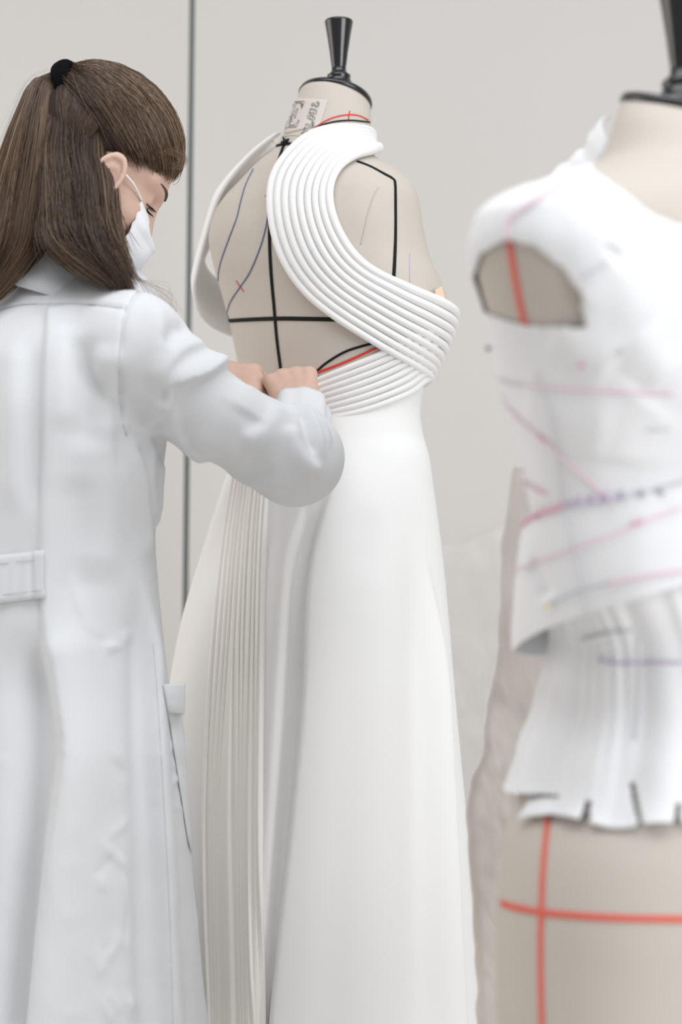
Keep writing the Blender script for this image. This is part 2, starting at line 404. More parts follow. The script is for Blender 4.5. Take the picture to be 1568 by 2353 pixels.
# neck cap and knob, tilted with the neck
top = form.ring(np.full(64, 232.0), np.linspace(0, 2 * math.pi, 64, endpoint=False)); tc_ = top.mean(0)
nn = nrm(np.cross(top[16] - tc_, top[0] - tc_)); nn = nn if nn[2] > 0 else -nn
ex = nrm(np.cross(nn, [0, 1, 0])); ey = np.cross(nn, ex); R_ = np.stack([ex, ey, nn], 1)
ra = np.mean(np.linalg.norm(top - tc_, axis=1))
V, F = lathe([(ra * 0.9, -0.002), (ra * 1.02, 0.0), (ra * 1.03, 0.004), (ra * 1.0, 0.008), (ra * 0.5, 0.010)], 64, (R_, tc_)); obj('neck_cap', V, F, M['black'], df)
kn = thing  # placeholder name kept local
def knob(base, s, parent):
    prof = [(.034, -.006), (.034, .004), (.031, .008), (.026, .012), (.0235, .013), (.0235, .017), (.021, .020), (.0225, .023), (.0225, .027), (.0165, .031), (.0142, .036), (.0138, .042), (.0150, .050), (.0178, .072), (.0230, .105), (.0268, .1265), (.0272, .1290), (.0262, .131), (.0225, .1325), (.012, .1335)]
    V, F = lathe([(r * s, z * s) for r, z in prof], 48); return obj('neck_knob', V + base, F, M['black'], parent)
kb = P(779, 206, YD); kb[1] = tc_[1]
knob(kb, 0.80, df)
# stand
for nme, pr in (('stand_pole', [(.016, .06), (.016, 0.98)]), ('stand_base', [(.21, 0), (.21, .02), (.19, .035), (.03, .05), (.025, .09)])):
    V, F = lathe(pr, 32); obj(nme, V + np.array([fx, YD, 0]), F, M['steel'], df)
# style tapes, pencil lines and marks on the back
tapes(df, Bf, [
    ('style_tape', 'blacktape', [(652, 336), (640, 372), (630, 410), (622, 470), (620, 540), (623, 620), (630, 700), (637, 780), (646, 850), (652, 905)], .0031, .35),
    ('style_tape', 'blacktape', [(520, 738), (560, 735), (640, 732), (720, 733), (820, 735), (900, 733)], .0031, .35),
    ('style_tape', 'blacktape', [(637, 335), (660, 331), (690, 332), (710, 330)], .0031, .35),
    ('style_tape', 'blacktape', [(821, 371), (850, 382), (880, 398), (903, 411), (908, 422), (909, 470), (909, 540), (907, 600), (905, 640)], .0026, .35),
    ('style_tape', 'blacktape', [(622, 470), (626, 510), (634, 542), (650, 585), (675, 632), (705, 675), (740, 702), (776, 717)], .0014, .5),
    ('style_tape', 'blacktape', [(724, 858), (748, 836), (790, 810), (830, 796), (880, 783)], .0018, .5),
    ('style_tape', 'blacktape', [(722, 300), (726, 294), (745, 286), (775, 279), (810, 277), (850, 281)], .0013, .5),
    ('cross_thread', 'red', [(724, 858), (760, 845), (800, 829), (840, 811), (884, 790)], .0018, .5),
    ('cross_thread', 'red', [(722, 297), (740, 283), (768, 270), (800, 264), (825, 266), (846, 276)], .0011, .5),
    ('cross_thread', 'red', [(804, 255), (802, 265), (801, 276)], .0009, .5),
    ('cross_mark', 'red', [(610, 450), (622, 450)], .0009, .5),
    ('cross_mark', 'red', [(543, 645), (561, 670)], .0009, .5),
    ('cross_mark', 'red', [(698, 644), (688, 665)], .0009, .5),
    ('pencil_line', 'blue', [(583, 388), (565, 425), (552, 470), (545, 500), (528, 545), (510, 595), (503, 625), (502, 645)], .0011, .5),
    ('pencil_line', 'blue', [(619, 470), (612, 520), (598, 570), (575, 625), (552, 660), (532, 690), (524, 712), (520, 735)], .0011, .5),
    ('pencil_line', 'blue', [(560, 868), (600, 871), (650, 870), (735, 866)], .0015, .5),
    ('pencil_line', 'violet', [(942, 582), (942, 648)], .0006, .5),
    ('tape_end', 'blacktape', [(643, 541), (640, 556), (634, 575)], .0010, .5),
    ('tape_end', 'blacktape', [(634, 535), (642, 545)], .0008, .5),
    ('form_seam', 'linen_seam', [(870, 430), (858, 452), (846, 490), (837, 530), (829, 562)], .0006, .5),
    ('form_seam', 'linen_seam', [(655, 313), (675, 311), (705, 315)], .0006, .5),
])
# knotted tape end at the nape
for a, b in (((657, 333), (653, 316)), ((658, 331), (666, 320)), ((650, 330), (664, 327)), ((654, 336), (660, 322))):
    L, N = castline(Bf, [a, b], 5); V, F = tube(L + N * 0.002, [.0026, .0024, .002, .0016, .001], 8); obj('tape_knot', V, F, M['blacktape'], df)
# sewn label patch on the neck and its stamped lettering
def patch(B, quad, nu, nv, off, thick, name, m, parent, wob=None):
    q = np.array(quad, float); V = []
    for i in range(nu):
        for j in range(nv):
            u, v = i / (nu - 1), j / (nv - 1)
            p = (q[0] * (1 - v) + q[1] * v) * (1 - u) + (q[3] * (1 - v) + q[2] * v) * u
            h, n = cast(B, *p); V.append(h + n * (off + (wob(u, v) if wob else 0)))
    return solid(obj(name, np.array(V), quads(nu, nv), m, parent), thick, 0)
cr = lambda cx, cy: (645 + cx * 120 / 1568, 220 + cy * 125 / 1633)
patch(Bf, [cr(420, 60), cr(1430, 130), cr(1180, 900), cr(130, 1150)], 14, 14, 0.0006, 0.0008, 'label_patch', M['patch'], df)
def glyph(name, strokes, r):
    parts = []
    for s in strokes:
        s = [cr(*p) for p in s]; L = []; Nn = []
        for a, b in zip(s[:-1], s[1:]):
            k = max(2, int(math.hypot(b[0] - a[0], b[1] - a[1]) / 1.5) + 1)
            for t in np.linspace(0, 1, k, endpoint=False): h, n = cast(Bf, a[0] + (b[0] - a[0]) * t, a[1] + (b[1] - a[1]) * t); L.append(h); Nn.append(n)
        h, n = cast(Bf, *s[-1]); L.append(h); Nn.append(n)
        L = np.array(L); Nn = np.array(Nn); parts.append(tube(L + Nn * .0013, r, 5, flat=.5, N=Nn))
    V, F = join(parts); obj(name, V, F, M['ink'], df)
r_ = .00040
glyph('letter_f', [[(620, 1160), (660, 1110), (900, 1100), (870, 1180), (640, 1150)], [(690, 1080), (735, 960), (760, 955), (730, 1075)], [(700, 1020), (745, 965)], [(790, 1095), (800, 1050), (820, 1060), (815, 1095)], [(650, 1130), (880, 1150)]], r_)
glyph('letter_l', [[(755, 905), (785, 850), (1000, 905), (985, 950), (755, 900)], [(985, 930), (940, 815), (965, 775), (1015, 820), (1000, 905)], [(960, 800), (985, 880)]], r_)
glyph('letter_o', [[(930 + 115 * math.cos(t) + 10 * math.sin(t), 665 + 78 * math.sin(t) + 20 * math.cos(t)) for t in np.linspace(0, 2 * math.pi, 17)], [(930 + 62 * math.cos(t), 662 + 38 * math.sin(t) + 10 * math.cos(t)) for t in np.linspace(0, 2 * math.pi, 13)]], r_)
glyph('letter_u', [[(905, 390), (1060, 415), (1098, 460), (1085, 545), (1040, 570), (865, 535), (870, 500), (1020, 520), (1050, 490), (1050, 455), (900, 425), (905, 390)], [(880, 540), (905, 395)]], r_)
glyph('digit_2', [[(985, 330), (945, 320), (935, 270), (970, 225), (1015, 235), (1060, 300), (1105, 330), (1150, 230), (1110, 250), (1080, 200), (1130, 180), (1170, 225), (1150, 320), (1120, 360), (1070, 355), (1010, 290), (985, 270), (965, 290), (985, 330)]], r_)
glyph('letter_e', [[(370, 190), (725, 170), (720, 230), (650, 400), (630, 250), (560, 225), (490, 240), (420, 480), (460, 520), (520, 390), (545, 400), (450, 700), (440, 570), (385, 560), (290, 830), (310, 900), (430, 880), (520, 820), (555, 735), (575, 750), (500, 950), (150, 985), (370, 190)]] +
      [[(390, 230 + 60 * i), (360 - 18 * i + 80, 250 + 62 * i)] for i in range(0, 10)] + [[(250 - 8 * i + 60, 620 + 50 * i), (300 - 10 * i + 40, 650 + 48 * i)] for i in range(6)] + [[(470 + 35 * i, 185), (480 + 35 * i, 235)] for i in range(6)] + [[(240 + 40 * i, 975), (300 + 35 * i, 900)] for i in range(6)] + [[(640 + 12 * i, 240), (648 + 8 * i, 350)] for i in range(4)], .00042)

# ================================================================== gown on the form
gown = thing('evening_gown', (fx, YD, 0), 'white backless gown with ribbed crossing bands on the central dress form', 'dress')
skirt = Loft(YD, [
    (780, 528, 999, .137, .10, 2.2), (850, 538, 975, .123, .099, 2.1), (900, 548, 961, .110, .097, 2.1), (950, 552, 958, .108, .098, 2.0), (1000, 546, 965, .115, .108, 2.0), (1050, 533, 980, .122, .12, 2.0), (1120, 513, 993, .13, .14, 2.0),
    (1260, 470, 1013, .15, .165, 2.0), (1400, 430, 1029, .17, .19, 2.0), (1530, 403, 1040, .185, .205, 2.0), (1640, 388, 1050, .195, .215, 2.0), (1800, 370, 1065, .205, .225, 2.0), (1950, 352, 1080, .215, .235, 2.0), (2120, 335, 1095, .225, .245, 2.0), (2353, 315, 1115, .24, .26, 2.0), (2780, 290, 1150, .26, .28, 2.0)],
    math.radians(-39))
ny, nt = 300, 420
th = np.linspace(0, 2 * math.pi, nt, endpoint=False); tt = np.linspace(0, 1, ny)
T, U = np.meshgrid(th, tt)
ytop = 905 - 45 * np.cos(T + 0.2)   # higher at the right side of the form
ytop = np.where(np.sin(T) > 0, ytop - 60 * np.sin(T), ytop)
YY = ytop + (2780 - ytop) * U
V = skirt.ring(YY.ravel(), T.ravel()); F = quads(ny, nt, True)
Bs = bvh(V, F); N = vnormals(V, F)
cen = np.array([fx, YD, 0]); sgn = np.sign(np.sum(N * ((V - cen) * [1, 1, 0]), 1).mean()); N = N * sgn
def fold(V, N, B, pts, w, h, mode='ridge', w2=None, ends=(.15, 0)):
    L, _ = castline(B, pts, 26); return brush(V, N, L, w, h, mode, w2, ends)
# big lip fold right of centre, second fold, broad soft folds
V = fold(V, N, Bs, [(796, 985), (780, 1090), (750, 1200), (730, 1290), (716, 1420), (709, 1600), (682, 1900), (655, 2150), (636, 2353), (600, 2700)], .055, .026, 'right', .008, (.25, 0))
V = fold(V, N, Bs, [(700, 1120), (690, 1180), (668, 1300), (655, 1450), (640, 1700), (622, 2000), (600, 2353), (570, 2700)], .026, .020, 'left', .006, (.12, 0))
V = fold(V, N, Bs, [(870, 1060), (860, 1250), (850, 1500), (835, 1900), (820, 2353), (800, 2700)], .055, .012, 'ridge', None, (.4, 0))
V = fold(V, N, Bs, [(760, 1300), (755, 1500), (730, 1900), (700, 2353), (690, 2700)], .025, .008, 'ridge', None, (.4, 0))
V = fold(V, N, Bs, [(955, 1180), (985, 1330), (1008, 1500), (1025, 1800), (1040, 2100), (1052, 2353), (1070, 2700)], .032, .016, 'left', .010, (.3, 0))
V = fold(V, N, Bs, [(930, 1080), (955, 1300), (965, 1500), (970, 1800), (975, 2353), (980, 2700)], .036, -.016, 'ridge', None, (.3, 0))
V = fold(V, N, Bs, [(690, 1350), (682, 1600), (655, 2000), (625, 2353), (600, 2700)], .012, -.012, 'ridge', None, (.3, 0))
V = fold(V, N, Bs, [(840, 1150), (835, 1350)], .03, -.004, 'ridge', None, (.4, .4))
# folds on the side away from the camera
ang = np.arctan2(V[:, 1] - YD, V[:, 0] - fx); dn = np.clip((1.05 - V[:, 2]) / 0.7, 0, 1); far = np.clip((V[:, 1] - YD - 0.02) / 0.08, 0, 1)
V = V + N * (0.016 * np.sin(ang * 11) * dn * far)[:, None]
skirt_o = obj('skirt', V, F, M['dress'], gown); solid(skirt_o, .0015, -1)
Bs2 = bvh(V, F)
L, Nn = castline(Bs2, [(735, 1411), (800, 1411), (880, 1412), (960, 1411), (1022, 1408)], 40); Vt, Ft = tube(L + Nn * .0006, .0017, 6, flat=.35, N=Nn); obj('lining_seam', Vt, Ft, M['seamline'], skirt_o)
L, Nn = castline(Bs2, [(618, 1407), (650, 1408)], 10); Vt, Ft = tube(L + Nn * .0006, .0017, 6, flat=.35, N=Nn); obj('lining_seam', Vt, Ft, M['seamline'], skirt_o)
L, Nn = castline(Bs2, [(802, 975), (793, 1040), (776, 1120)], 20); Vt, Ft = tube(L + Nn * .0002, .0007, 6, flat=.4, N=Nn); obj('side_seam', Vt, Ft, M['seamline'], skirt_o)

# pleated back panel in the same crepe, tinted for bounced light: narrow knife pleats fanning from the waist
pl_l = [(560, 985), (533, 1120), (510, 1260), (492, 1420), (478, 1600), (466, 1850), (470, 2100), (482, 2353), (490, 2700)]
pl_r = [(640, 985), (620, 1120), (613, 1260), (612, 1420), (610, 1600), (606, 1850), (606, 2100), (606, 2353), (606, 2700)]
nv, nu = 60, 420
cl, cr_ = spline(pl_l, nv), spline(pl_r, nv); Vp = np.zeros((nv, nu, 3)); npl = 11
pos = np.sort(np.concatenate([[0, 1], np.clip(np.linspace(0, 1, npl + 1)[1:-1] + rng.uniform(-.018, .018, npl - 1), 0, 1)]))
hgt = rng.uniform(.5, 1.25, npl)
CT = [[cast(Bs2, *(cl[i] * (1 - u) + cr_[i] * u)) for u in np.linspace(0, 1, 9)] for i in range(nv)]
CP = np.array([[c[0] for c in r] for r in CT]); CN = np.array([[c[1] for c in r] for r in CT])
for _ in range(12): CP[1:-1] = (CP[:-2] + 2 * CP[1:-1] + CP[2:]) / 4; CN[1:-1] = (CN[:-2] + 2 * CN[1:-1] + CN[2:]) / 4
for i in range(nv):
    fr = i / (nv - 1)
    cp = CP[i]; cn = CN[i]
    us = np.linspace(0, 1, nu)
    base = np.stack([np.interp(us, np.linspace(0, 1, 9), cp[:, k]) for k in range(3)], 1); nrmls = nrm(np.stack([np.interp(us, np.linspace(0, 1, 9), cn[:, k]) for k in range(3)], 1))
    # pleat positions drift with height: they merge into two flat bands lower down
    low = np.clip((fr - .35) / .5, 0, 1)
    pp = pos.copy(); mid = (pos > .05) & (pos < .95)
    pp[mid] = pos[mid] * (1 - .55 * low) + (np.where(pos[mid] < .42, pos[mid] * .28, .62 + (pos[mid] - .42) * .62)) * .55 * low
    k = np.clip(np.searchsorted(pp, us, side='right') - 1, 0, npl - 1); t = (us - pp[k]) / (pp[k + 1] - pp[k] + 1e-9)
    saw = np.where(t < .82, t / .82, (1 - t) / .18) ; saw = saw * saw * (3 - 2 * saw)
    keepw = np.where(np.isin(k, (0, 4, 8, 10)), 1.0, 1 - .92 * np.clip((fr - .3 - .03 * (k % 3)) / .22, 0, 1))
    amp = (.0036 + .002 * fr) * hgt[k] * keepw
    edge = np.clip(np.minimum(us, 1 - us) / .03, 0, 1)
    Vp[i] = base + nrmls * ((.004 + saw * amp) * edge + .0006 * (1 - edge))[:, None]
solid(obj('pleated_panel', Vp.reshape(-1, 3), quads(nv, nu), M['pleat'], gown), .001, -1)

# ribbed bands: each cord is a piped tube lying on the form
def cordband(outer, inner, n, ext0, ext1, lift, name='cord'):
    o, i = spline(outer, 40), spline(inner, 40); allp = []
    for c in range(n):
        u = (c + .5) / n; q = o * (1 - u) + i * u; pts = []; yt = []
        for x, y in q:
            h, nn_ = cast(Bf, x, y); yt.append(form.inv(h)); pts.append(h)
        pts = np.array(pts)
        def ext(pr, dth, dy, m):      # carry on past the outline around the front of the form
            y0, t0 = pr; return np.array([form.ring(np.array([y0 + dy * s]), np.array([t0 + dth * s]))[0] for s in np.linspace(0, 1, m + 1)[1:]])
        if ext0: pts = np.vstack([ext(yt[0], ext0[0], ext0[1] - 55 * u, 10)[::-1], pts])
        if ext1: pts = np.vstack([pts, ext(yt[-1], *ext1, 12)])
        pts = spline(pts[::2], 80)
        for _ in range(4): pts[1:-1] = (pts[:-2] + 2 * pts[1:-1] + pts[2:]) / 4
        allp.append(pts)
    A = np.array(allp); sp = np.linalg.norm(np.diff(A, axis=0), axis=2); sp = np.vstack([sp[:1], (sp[:-1] + sp[1:]) / 2, sp[-1:]])
    for c in range(n):
        pts = A[c]; Nn = []
        for p in pts:
            hit = Bf.find_nearest(Vector(p)); nv_ = np.array(hit[1]); d = np.array([p[0] - form_cx(p[2]), p[1] - YD, 0]); Nn.append(nv_ if nv_ @ d > 0 else -nv_)
        Nn = nrm(np.array(Nn))
        for _ in range(10): Nn[1:-1] = nrm(Nn[:-2] + 2 * Nn[1:-1] + Nn[2:])
        rr = np.clip(sp[c] * .505, .0022, .0085)
        for _ in range(6): rr[1:-1] = (rr[:-2] + 2 * rr[1:-1] + rr[2:]) / 4
        V, F = tube(pts + Nn * (lift + rr * .45)[:, None], rr, 12, flat=1.05, N=Nn); obj(name, V, F, M['dress'], gown)
def form_cx(z):
    y = H0 / 2 - (z - ZC) / form.k; return float((pchip(form.ys, form.xl, y) + pchip(form.ys, form.xr, y)) / 2 - W0 / 2) * form.k
# lower band first (under), then upper band over it
cordband([(690, 885), (730, 868), (800, 838), (860, 812), (900, 790), (940, 765)], [(715, 985), (765, 968), (830, 952), (890, 930), (940, 905), (968, 878)], 8, None, (.35, -20), .002)
cordband([(846, 292), (800, 287), (760, 293), (722, 304), (680, 340), (640, 390), (625, 440), (628, 510), (650, 590), (700, 668), (770, 732), (870, 798), (940, 842), (972, 866)],
         [(846, 362), (832, 367), (814, 375), (795, 388), (778, 408), (769, 440), (772, 480), (790, 530), (825, 585), (870, 622), (915, 645), (960, 668), (1000, 685), (1012, 692)], 9, (.8, 8), (.9, 18), .006)
# band standing away from the left shoulder
oe = np.array([P(a, b, c) for a, b, c in [(648, 303, 2.33), (600, 338, 2.34), (548, 390, 2.36), (512, 438, 2.37), (490, 490, 2.38), (470, 560, 2.39), (454, 625, 2.40), (447, 668, 2.41), (455, 712, 2.42), (482, 748, 2.44), (528, 772, 2.46), (575, 785, 2.47)]])
ie = np.array([P(a, b, c) for a, b, c in [(638, 337, 2.34), (598, 368, 2.36), (560, 405, 2.385), (520, 447, 2.41), (512, 475, 2.42), (497, 520, 2.43), (480, 570, 2.45), (470, 595, 2.46), (478, 618, 2.475), (492, 633, 2.485), (510, 645, 2.49), (550, 660, 2.49)]])
a, b = spline(oe, 60), spline(ie, 60); nu = 12; Vs = []
for i in range(60):
    for j in range(nu):
        u = j / (nu - 1); p = a[i] * (1 - u) + b[i] * u
        Vs.append(p + np.array([-.010, .004, 0.004]) * math.sin(math.pi * u))
st = obj('shoulder_band', np.array(Vs), quads(60, nu), M['dress'], gown); solid(st, .007, 0); st.modifiers.new('s', 'SUBSURF').render_levels = 1
# peach lining showing above the band
pk = np.array([cast(Bf, *q)[0] + cast(Bf, *q)[1] * .012 for q in [(985, 672), (1000, 664), (1006, 690), (992, 700)]])
solid(obj('lining_corner', pk, [(0, 1, 2, 3)], M['peach'], gown, smooth=False), .001)

# ================================================================== person
AL = math.radians(45); TX, TY = -.402, 1.97
tf = np.array([math.cos(AL), math.sin(AL), 0.0]); tr = np.array([math.sin(AL), -math.cos(AL), 0.0])   # forward, right of the torso
per = thing('person', (TX, TY, 0), 'person with brown half-up ponytail in a white lab coat pinning the gown', 'person')
HC = np.array([-.330, 1.97, 1.538]); yaw, pit = math.radians(20), math.radians(37)
hF = np.array([math.cos(yaw) * math.cos(pit), math.sin(yaw) * math.cos(pit), -math.sin(pit)]); hL = np.array([-math.sin(yaw), math.cos(yaw), 0.0]); hU = np.cross(hF, hL)
HR = np.stack([hF, hL, hU], 1)
def hw(p): return HC + np.asarray(p, float) @ HR.T          # head frame (forward, left, up) -> world
def hl(p): return (np.asarray(p, float) - HC) @ HR
S_R = np.array([-.250, 1.845, 1.298]); E_R = np.array([-.062, 1.925, 1.172]); W_R = P(690, 950, 2.125); K_R = P(668, 866, 2.182)
S_L = np.array([TX, TY, 1.325]) - tr * .175 + tf * .03; E_L = np.array([-.37, 2.22, 1.20]); W_L = P(505, 868, 2.175); K_L = P(585, 888, 2.19)
# ---- hand
def hand(p, W, K, D, Wd, curl, E, tight=1.0):
    A = nrm(K - W); D = nrm(D - A * (D @ A)); Wd = nrm(Wd - A * (Wd @ A) - D * (Wd @ D)); d = None
    offs = (.029, .0105, -.009, -.027); lens = ((.040, .024, .020), (.044, .027, .021), (.041, .025, .020), (.034, .020, .018)); rad = (.0098, .0100, .0096, .0086); arc = (-.001, .004, .001, -.006)
    base = W + A * .012
    pal = None
    for i, o in enumerate(offs):
        kn_ = K + Wd * o + A * arc[i]
        c = cone(p, base + Wd * o * .62, kn_, .0135, .0108); pal = c if pal is None else sm(pal, c, .012)
        bump = np.linalg.norm(p - (kn_ + D * .0022), axis=1) - .0098; pal = sm(pal, bump, .006)
        t = cone(p, W + A * .02 + Wd * o * .5 + D * .0105, kn_ + D * .006, .002, .0026); pal = sm(pal, t, .006)
    pal = sm(pal, cone(p, W - nrm(W - E) * .07, W + A * .008, .025, .023), .015)
    d = pal
    for i, o in enumerate(offs):
        q = K + Wd * o + A * arc[i]; ang = 0
        for j in range(3):
            ang += curl[j] * (1 + .06 * (i - 1.5)); dr = A * math.cos(ang) - D * math.sin(ang); e = q + dr * lens[i][j] * tight
            c = cone(p, q, e, rad[i] - .0006 * j, rad[i] - .0006 * (j + 1)); d = sm(d, c, .003); q = e
    q = W + A * .030 + Wd * .024 - D * .008
    for ln, dr, r in ((.042, A * .55 + Wd * .55 - D * .55, .0125), (.032, A * .75 + Wd * .1 - D * .65, .0105), (.026, A * .6 - Wd * .1 - D * .75, .0092)):
        e = q + nrm(dr) * ln; d = sm(d, cone(p, q, e, r, r - .0012), .006); q = e
    return d
dR, wR = np.array([-.1, -1.0, .45]), np.array([-1.0, 0, .05])
dL, wL = np.array([-.3, -.75, .6]), np.array([.2, -.3, 1.0])
handR = lambda p: hand(p, W_R, K_R, dR, wR, (1.25, .85, .55), E_R)
handL = lambda p: hand(p, W_L, K_L, dL, wL, (.55, .6, .4), E_L)
# ---- head
def head(p):
    q = hl(p)
    d = ell(q, (-.003, 0, .043), (.098, .075, .083))
    d = sm(d, ell(q, (.036, 0, -.028), (.056, .055, .082)), .03)
    for s in (-1, 1):
        d = sm(d, cone(q, (-.002, s * .052, -.045), (.068, s * .014, -.101), .016, .015), .03)
        d = sm(d, ell(q, (.062, s * .034, -.020), (.028, .027, .026)), .02)
        d = sm(d, cone(q, (.086, s * .012, .036), (.068, s * .05, .036), .010, .009), .014)
        d = smx(d, -(np.linalg.norm(q - [.101, s * .032, .012], axis=1) - .0155), .012)
        d = sm(d, np.linalg.norm(q - [.0740, s * .0315, .0125], axis=1) - .0138, .004)
    d = sm(d, cone(q, (.088, 0, .026), (.108, 0, -.020), .008, .0115), .014)
    d = sm(d, cone(q, (.072, 0, -.097), (.080, 0, -.103), .018, .014), .02)
    d = sm(d, cone(q, (.088, 0, -.055), (.090, 0, -.066), .014, .014), .015)
    nb = hl(np.array([TX, TY, 1.37]) + tf * .05)
    d = sm(d, cone(q, (-.028, 0, -.03), nb, .050, .052), .03)
    for s in (-1, 1):     # ears
        q = q - np.array([.034, 0, -.013]); e = ell(q, (-.014, s * .079, .002), (.019, .0075, .032))
        rim = np.abs(np.sqrt(((q[:, 0] + .014) / .017) ** 2 + ((q[:, 2] - .004) / .029) ** 2) - 1) * .02
        rim = np.sqrt(rim ** 2 + (q[:, 1] - s * .086) ** 2) - .0036
        e = smx(e, -ell(q, (-.010, s * .087, .000), (.0105, .007, .019)), .003)
        d = sm(d, sm(e, rim, .004), .004); q = q + np.array([.034, 0, -.013])
    return d
def bodyf(p):
    d = head(p) if len(p) < 0 else None
    # torso, legs and arms under the clothes
    c0 = np.array([TX, TY, 0]); R3 = np.stack([tr, tf, [0, 0, 1]], 1)
    t = ell(p, c0 + [0, 0, 1.16] + tf * .005, (.155, .10, .19), R3); t = sm(t, ell(p, c0 + [0, 0, .93], (.165, .115, .16), R3), .05)
    nb = np.array([TX, TY, 1.37]) + tf * .045
    t = sm(t, cone(p, nb - [0, 0, .05], hw((-.028, 0, -.03)), .052, .050), .03)
    for s, S, E, Wp in ((1, S_R, E_R, W_R), (-1, S_L, E_L, W_L)):
        t = sm(t, cone(p, S, E, .045, .038), .03); t = sm(t, cone(p, E, Wp, .036, .026), .01)
        hp = c0 + tr * s * .085; t = sm(t, chain(p, [hp + [0, 0, .88], hp + [0, 0, .48] + tf * .015, hp + [0, 0, .10]], [.085, .055, .038], .02), .04)
        t = sm(t, cone(p, hp + [0, 0, .045] - tf * .03, hp + [0, 0, .032] + tf * .13, .040, .030), .03)
    return t
parts = []
V, F = surfnet(lambda p: np.maximum(bodyf(p), p[:, 2] * -1 + .002), (-.75, 1.68, -.02), (.10, 2.36, 1.5), .011); parts.append((V, F.tolist()))
Vh, Fh = surfnet(head, HC - [.17, .17, .2], HC + [.17, .17, .19], .0030); parts.append((Vh, Fh.tolist()))
for fn, Wp, Kp in ((handR, W_R, K_R), (handL, W_L, K_L)):
    c = (Wp + Kp) / 2; Vn, Fn = surfnet(fn, c - .135, c + .135, .0022); parts.append((Vn, Fn.tolist()))
V, F = join(parts); body = obj('body', V, F, M['skin'], per)
Bhead = bvh(Vh, Fh)
# brow and lashes on the near eye
def hline(pts, n=10):
    L = hw(np.array(pts)); out = []
    for p in spline(L, n):
        hit = Bhead.find_nearest(Vector(p)); out.append(np.array(hit[0]) + np.array(hit[1]) * .0006)
    return np.array(out)
for s in (-1, 1):
    L = hline([(.096, s * .012, .036), (.092, s * .028, .042), (.076, s * .047, .038)], 14)
    V, F = tube(L, np.interp(np.linspace(0, 1, 14), [0, .25, 1], [.0016, .0026, .0006]), 8); obj('eyebrow', V, F, M['brow'], body)
    lid = hline([(.091, s * .018, .008), (.0935, s * .030, .0105), (.082, s * .044, .008)], 12)
    V, F = tube(lid, .0007, 6); eyel = obj('eyelid_line', V, F, M['lash'], body)
    ps = []
    for k in range(12):
        b = lid[k]; d = nrm(hF * .95 + hL * s * (.05 + .3 * k / 11) - hU * .12); d2 = nrm(d + hU * .35)
        ps.append(tube(np.array([b, b + d * .005, b + d * .0078 + d2 * .003]), [.0006, .0005, .00015], 4))
    V, F = join(ps); obj('eyelashes', V, F, M['lash'], body)

# ---- face mask
mask_s = spline([(.074, .053, .004), (.080, .056, -.026), (.083, .056, -.050), (.070, .048, -.085), (.050, .034, -.114)], 25)
mask_c = spline([(.104, 0, -.006), (.124, 0, -.026), (.126, 0, -.050), (.117, 0, -.085), (.088, 0, -.121)], 25)
Vm = []; nc = 31
for i in range(25):
    t = i / 24
    for j in range(nc):
        s = -1 + 2 * j / (nc - 1); a = abs(s)
        fw = mask_c[i][0] + (mask_s[i][0] - mask_c[i][0]) * (a ** 2.0); up = mask_c[i][2] + (mask_s[i][2] - mask_c[i][2]) * a ** 1.6
        lt = s * mask_s[i][1] * (1 + .10 * (1 - a) * a * 4)
        pl = .0045 * ((t * 4.2) % 1.0) * (1 - .4 * a) * (t > .1) + .0012 * math.sin(9 * s + 14 * t)
        nose = .004 * math.exp(-(s / .25) ** 2) * math.exp(-((t - .15) / .2) ** 2)
        Vm.append((fw + pl + nose, lt * (1 + pl * 6), up))
mk = solid(obj('face_mask', hw(np.array(Vm)), quads(25, nc), M['mask'], per), .0012, 0)
for s in (-1, 1):
    earp = (.034, s * .0785, .009)
    a = [mask_s[0] * [1, s, 1], (.056, s * .069, .008), (.044, s * .076, .009), earp, (.018, s * .072, .010)]
    V, F = tube(spline(hw(np.array(a)), 20), .0016, 8, flat=.6); obj('ear_loop', V, F, M['elastic'], mk)
    a = [mask_s[12] * [1, s, 1], (.045, s * .072, -.040), (.022, s * .078, -.040), (.006, s * .074, -.030), (.004, s * .072, -.010), (.008, s * .070, .006)]
    V, F = tube(spline(hw(np.array(a)), 24), .0016, 8, flat=.6); obj('ear_loop', V, F, M['elastic'], mk)

# ---- hair: dark under-volume plus strands
class Vol:
    def __init__(s, rows): s.t = np.array(rows, float)
    def at(s, y, th, k=1.0):
        c = [pchip(s.t[:, 0], s.t[:, i], y) for i in range(1, 5)]; xl, xr, Yc, hd = c
        cs, sn = np.cos(th), np.sin(th); x = (xl + xr) / 2 + (xr - xl) / 2 * np.sign(cs) * np.abs(cs) ** .7 * k; Yq = Yc - hd * np.sign(sn) * np.abs(sn) ** .7 * k
        return np.stack([(x - W0 / 2) / FPX * Yc, Yq, ZC + (H0 / 2 - y) / FPX * Yc], -1)
pony = Vol([(168, 118, 150, 1.955, .012), (180, 92, 144, 1.95, .020), (205, 66, 136, 1.945, .026), (250, 46, 133, 1.94, .032), (320, 18, 132, 1.93, .036), (420, -15, 126, 1.92, .038), (500, -36, 115, 1.91, .038), (560, -55, 104, 1.90, .036), (620, -70, 66, 1.895, .030), (670, -85, 20, 1.89, .022), (720, -95, -40, 1.885, .008)])
under = Vol([(225, 128, 205, 1.955, .02), (260, 118, 232, 1.945, .035), (310, 108, 252, 1.94, .050), (370, 100, 254, 1.932, .052), (405, 100, 262, 1.922, .054), (440, 100, 268, 1.912, .054), (490, 100, 271, 1.90, .052), (540, 104, 276, 1.875, .048), (580, 128, 284, 1.865, .042), (615, 178, 293, 1.855, .034), (640, 225, 300, 1.850, .026), (662, 262, 306, 1.848, .014), (690, 292, 312, 1.846, .004)])
TIE = hw((-.112, 0, .083)) + np.array([0, -.012, 0])
